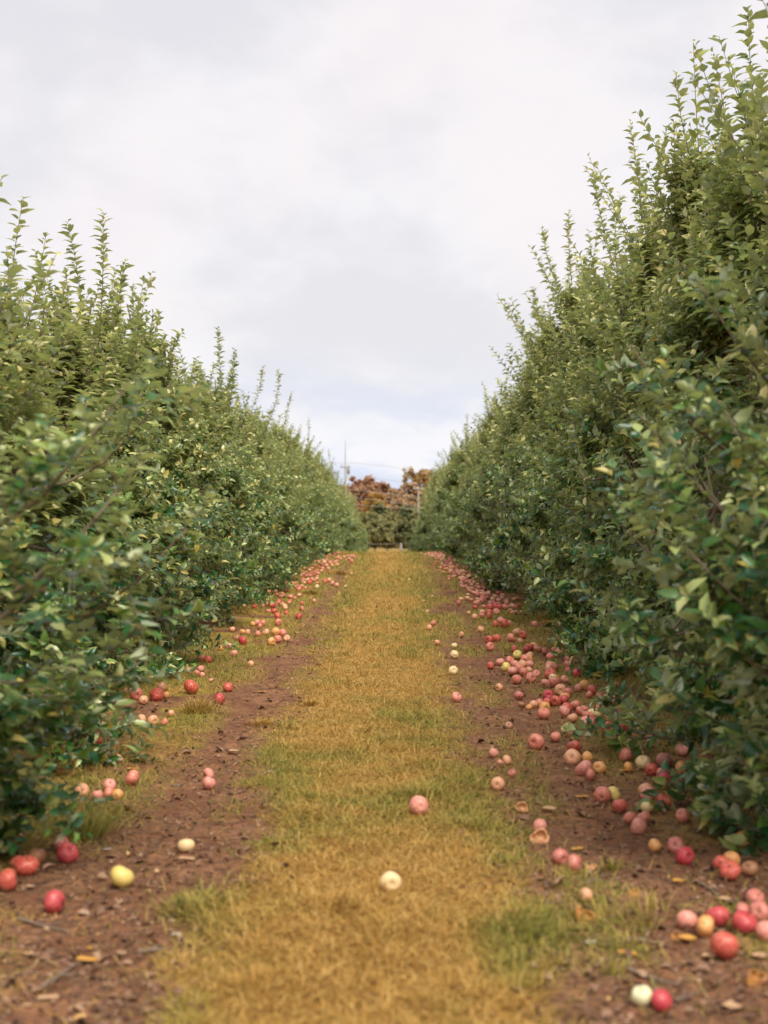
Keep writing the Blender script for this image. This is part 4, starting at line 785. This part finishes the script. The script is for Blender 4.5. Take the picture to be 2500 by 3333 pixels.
for a in [(2045, 3165, 2210, 3215, .007, 'long dark stick on the soil above the pale and crimson apples'), (2200, 3270, 2295, 3230, .006, 'grey forked twig right of the crimson apple at bottom right'),
          (2040, 3060, 2140, 3075, .005, 'thin dark stick left of the lower right cluster'), (445, 3110, 545, 3098, .008, 'grey flat stick near the grass edge at bottom left'), (130, 3230, 260, 3140, .007, 'brown stick slanting across the bottom left soil'),
          (1905, 2885, 2000, 2845, .005, 'thin curved stick left of the small pinkish piece on the right soil'), (60, 3000, 230, 3040, .006, 'dark twig below the crimson apple at lower left'), (560, 2565, 600, 2560, .006, 'short dark twig on the left soil below the paired pink apples'),
          (2280, 2880, 2340, 2930, .005, 'pale twig on the soil above the crimson apple at right')]: stick(*a)

# ------------------------------------------------------------------ far end: fence, utility pole and wires, autumn trees
s = MN('weathered_wood'); M_POST = s.done(s.bsdf(s.mix(s.noise(12, 4, scl=(1, 1, .2)), (.27, .25, .22), (.42, .40, .36)), .85, .2))
s = MN('wire_metal'); M_WIRE = s.done(s.bsdf((.48, .44, .38), .5, .4))
s = MN('grey_fitting'); M_FIT = s.done(s.bsdf((.25, .25, .26), .5, .4))
def P3(px, py_, y): return np.array([(px-VX)*y/F, y, H_CAM-(py_-VY)*y/F])
fy = 92.; ft = P3(1305, 1768, fy); zg = float(terrain(fy)); fence = link('wire_fence', None, loc=(ft[0], fy, zg)); tag(fence, 'low fence of pale posts and wire closing off the far end of the aisle', 'fence')
for dx in (-5.2, -2.6, 0, 2.6, 5.2):
    g = Geo(); h = ft[2]-zg; tubes(g, [[(dx, 0, -.3), (dx, 0, h*.5), (dx+.01, 0, h-.03), (dx+.01, 0, h)]], [[.085, .08, .078, .06]], 9); link('post', g.mesh('post', M_POST), fence)
for hh in (.97, .55):
    g = Geo(); xs_ = np.linspace(-5.2, 5.2, 17); tubes(g, [np.c_[xs_, np.full(17, -.09), h*hh-.03*np.abs(np.sin(xs_*math.pi/2.6))]], [np.full(17, .010)], 4); link('wire', g.mesh('wire', M_POST), fence)
py0 = 112.
def pole(px, top, y, r, label, extra):
    b = P3(px, top, y); zg = float(terrain(y)); o = link('utility_pole', None, loc=(b[0], y, zg)); h = b[2]-zg; tag(o, label, 'utility pole', 'utility poles beyond the orchard')
    g = Geo(); tubes(g, [[(0, 0, -.5), (0, 0, h*.5), (0, 0, h)]], [[r*1.25, r*1.1, r]], 10); link('shaft', g.mesh('shaft', M_POST), o)
    if extra:
        g = Geo(); tubes(g, [[(0, 0, h-.05), (0, 0, h+.9), (0, 0, h+1.9)]], [[.035, .03, .02]], 6); link('mast', g.mesh('mast', M_FIT), o)
        g = Geo(); tubes(g, [[(.24, -.02, h-.75), (.24, -.02, h-.72), (.24, -.02, h-.30), (.24, -.02, h-.27)]], [[.06, .12, .12, .06]], 9); link('transformer', g.mesh('transformer', M_FIT), o)
    g = Geo()
    for s_ in (-1, 1): tubes(g, [[(s_*.28, -.03, h-.18), (s_*.28, -.03, h-.08), (s_*.28, -.03, h)]], [[.05, .035, .05]], 7)
    tubes(g, [[(-.4, -.06, h-.2), (0, -.06, h-.2), (.4, -.06, h-.2)]], [[.05, .05, .05]], 4); link('crossarm', g.mesh('crossarm', M_POST), o)
    return o
pole(1124, 1512, py0, .08, 'grey utility pole rising above the end of the left row', True)
pole(1362, 1583, py0-6, .045, 'short pale pole against the orange trees at the end of the right row', False)
WI = [((1045, 1507), (1140, 1507), (1420, 1552), 'highest thin wire running right from the utility pole'), ((1124, 1545), (1165, 1550), (1385, 1578), 'second thin wire crossing in front of the autumn trees'),
      ((1124, 1592), (1200, 1600), (1372, 1620), 'third thin wire crossing in front of the rust brown trees'), ((1124, 1618), (1255, 1631), (1372, 1649), 'fourth thin wire dipping toward the short pale pole'), ((1124, 1640), (1210, 1647), (1362, 1657), 'lowest thin wire above the dark evergreen foliage')]
for a, b, c, lab in WI:
    A = P3(*a, py0-1); B = P3(*c, py0-7); t = np.linspace(0, 1, 14)[:, None]; C = P3(*b, py0-2); u = (b[0]-a[0])/(c[0]-a[0]); sag = (C-(A*(1-u)+B*u))[2]/max(1e-3, 4*u*(1-u))
    P = A*(1-t)+B*t + np.array([0, 0, sag])*(4*t*(1-t)); g = Geo(); tubes(g, [P], [np.full(14, .013)], 4); tag(link('utility_wire', g.mesh('utility_wire', M_WIRE)), lab, 'wire', 'thin wires beyond the orchard')

def fol(name, a, b, c):
    s = MN(name); r = s.island(); col = s.ramp(r, [(0, a), (.5, b), (1, c)]); bs = s.bsdf(col, .7, .2); tl = s.n('ShaderNodeBsdfTranslucent'); s.L.new(col, tl.inputs[0])
    mx = s.n('ShaderNodeMixShader'); mx.inputs[0].default_value = .3; s.L.new(bs, mx.inputs[1]); s.L.new(tl.outputs[0], mx.inputs[2]); return s.done(mx.outputs[0])
FM = {'maroon': fol('red_brown_leaves', (.28, .145, .08), (.47, .25, .145), (.54, .35, .21)), 'gold': fol('gold_leaves', (.30, .17, .04), (.52, .30, .07), (.60, .42, .15)),
      'orange': fol('orange_leaves', (.28, .15, .05), (.46, .28, .10), (.50, .36, .15)), 'rust': fol('rust_leaves', (.34, .21, .115), (.52, .34, .19), (.56, .43, .25)),
      'green': fol('dark_green_leaves', (.06, .10, .045), (.14, .18, .075), (.36, .28, .12)), 'pale': fol('pale_yellow_leaves', (.42, .32, .16), (.62, .50, .28), (.68, .58, .38)), 'olive': fol('olive_leaves', (.13, .16, .06), (.26, .26, .11), (.42, .35, .15))}
def bgtree(px, top, bot, wpx, y, col, n, lsz, label, open_=0., seed=0, name='autumn_tree'):
    global rng
    keep = rng; rng = np.random.default_rng(4000+seed); zg = float(terrain(y)); T = P3(px, top, y); x0 = T[0]; H = T[2]-zg; zb = max(.3, P3(px, bot, y)[2]-zg); rx = wpx/2*y/F
    root = link(name, None, loc=(x0, y, zg)); tag(root, label, 'tree', 'trees standing beyond the end of the orchard')
    g = Geo(); tz = np.linspace(-.3, H*.93, 7); TP = np.c_[np.cumsum(rng.normal(0, .05, (7, 2)), 0), tz]; tubes(g, [TP], [np.linspace(.16, .03, 7)*H/7], 8)
    nb = 26; bz = rng.uniform(zb*.6+.3, H*.85, nb); a = rng.uniform(0, 6.28, nb); ends = []; BP = []
    for z, q in zip(bz, a):
        h = (z-zb)/(H-zb); w = rx*math.sqrt(max(.1, 1-(2*min(max(h+.15, 0), 1)-1)**2))*rng.uniform(.7, 1.0); b = np.array([np.interp(z, tz, TP[:, 0]), np.interp(z, tz, TP[:, 1]), z]); t = np.linspace(0, 1, 5)[:, None]
        e = b+np.array([math.cos(q)*w, math.sin(q)*w, .16*H*(.4+h)]); e[2] = min(e[2], H*.98); P = b*(1-t)+e*t; P[:, :2] += np.sin(t*5)*.04; BP.append(P)
    BP = np.array(BP); tubes(g, BP, np.linspace(.05, .012, 5)[None]*np.ones((nb, 1))*H/7, 5); link('trunk', g.mesh('trunk', M_BARK), root)
    # clumped crown: clump centres on the branches, leaves round each
    nc = 60 if open_ < .3 else 34; ci = rng.integers(0, nb, nc); cu = rng.integers(2, 5, nc); C = BP[ci, cu] + rng.normal(0, .10*rx, (nc, 3)); C[:, 2] = np.clip(C[:, 2], zb, H*.97)
    if open_ < .3:
        m = nc*2; h = rng.random(m); q = rng.uniform(0, 6.28, m); w = rx*np.sqrt(np.clip(1-(2*h-1)**2, .05, 1))*np.sqrt(rng.uniform(.1, 1, m)); C = np.concatenate([C, np.c_[w*np.cos(q), w*np.sin(q), zb+(H-zb)*(.05+.88*h)]])
    cr = rx*(.22 if open_ < .3 else .16)*rng.uniform(.6, 1.3, len(C)); ci = rng.integers(0, len(C), n); P = C[ci]+rdir(n)*(rng.random(n)**.5*cr[ci])[:, None]*np.array([1, 1, .75])
    g = Geo(); Nn = rdir(n)*.8+norm(P-np.array([0, 0, (zb+H)/2]))+np.array([0, 0, .4]); leaves(g, P, rdir(n), Nn, lsz*rng.uniform(.6, 1.4, n), .9, .2, 1.); link('crown', g.mesh('crown', FM[col]), root); rng = keep
B = [(1185, 1552, 1700, 120, 122, 'maroon', 9000, .17, 'red-brown maple beyond the end of the left row, left part', 0), (1240, 1568, 1720, 90, 124, 'maroon', 8000, .17, 'darker red-brown tree right of the maple, behind the wires', 0),
     (1222, 1600, 1690, 70, 117, 'gold', 4500, .16, 'gold-leaved small tree in front of the red-brown maple', 0), (1312, 1512, 1585, 76, 128, 'pale', 650, .13, 'tall thin tree with sparse pale leaves against the sky', .6),
     (1385, 1527, 1640, 96, 126, 'orange', 8000, .17, 'orange domed tree at the end of the right row', 0), (1330, 1572, 1690, 80, 121, 'rust', 7000, .16, 'rust brown tree in the middle below the sparse one', 0), (1290, 1590, 1720, 80, 119, 'rust', 6500, .16, 'brown tree between the maple and the rust brown tree', 0),
     (1440, 1540, 1700, 80, 128, 'rust', 6000, .17, 'reddish tree partly behind the right row', 0), (1235, 1640, 1830, 95, 114, 'green', 7000, .15, 'dark green bushy tree at the end of the aisle, left side', 0), (1320, 1650, 1830, 95, 112, 'green', 7000, .15, 'dark green tree with tan leaves right of the low fence post', 0),
     (1215, 1690, 1890, 75, 99, 'olive', 4500, .12, 'low olive shrub behind the fence at the foot of the left row', 0), (1262, 1700, 1890, 75, 98, 'olive', 4500, .12, 'low olive shrub just left of the pale fence post', 0), (1318, 1695, 1890, 70, 98, 'green', 4500, .12, 'low dark green shrub just right of the pale fence post', 0), (1360, 1690, 1890, 70, 99, 'olive', 4500, .12, 'low olive shrub behind the fence at the foot of the right row', 0),
     (1275, 1668, 1835, 90, 110, 'olive', 6500, .14, 'olive green tree in the centre of the aisle end', 0), (1365, 1655, 1835, 80, 111, 'olive', 5000, .14, 'olive tree tucked against the right row end', 0), (1195, 1670, 1835, 80, 111, 'olive', 5000, .14, 'olive tree tucked against the left row end', 0), (1120, 1580, 1700, 110, 130, 'rust', 6000, .17, 'brown tree mostly hidden behind the left row', 0)]
for i, b in enumerate(B): bgtree(*b[:9], open_=b[9], seed=i)
g = Geo(); n = 60000; q = rng.random(n); x = rng.uniform(-90, 90, n); yb = rng.uniform(150, 165, n); hh = 5.5+2.0*(fbm(np.c_[x*.12, yb*0], 5, 3)-.5)*2; P = np.c_[x, yb, float(terrain(150))+hh*rng.random(n)**.7]
leaves(g, P, rdir(n), rdir(n)+np.array([0, -.5, .5]), .35*rng.uniform(.6, 1.4, n), .9, .2, 1.)
tag(link('woods', g.mesh('woods', FM['rust'])), 'far brownish woods forming one mass behind the single trees', 'woods', kind='stuff')
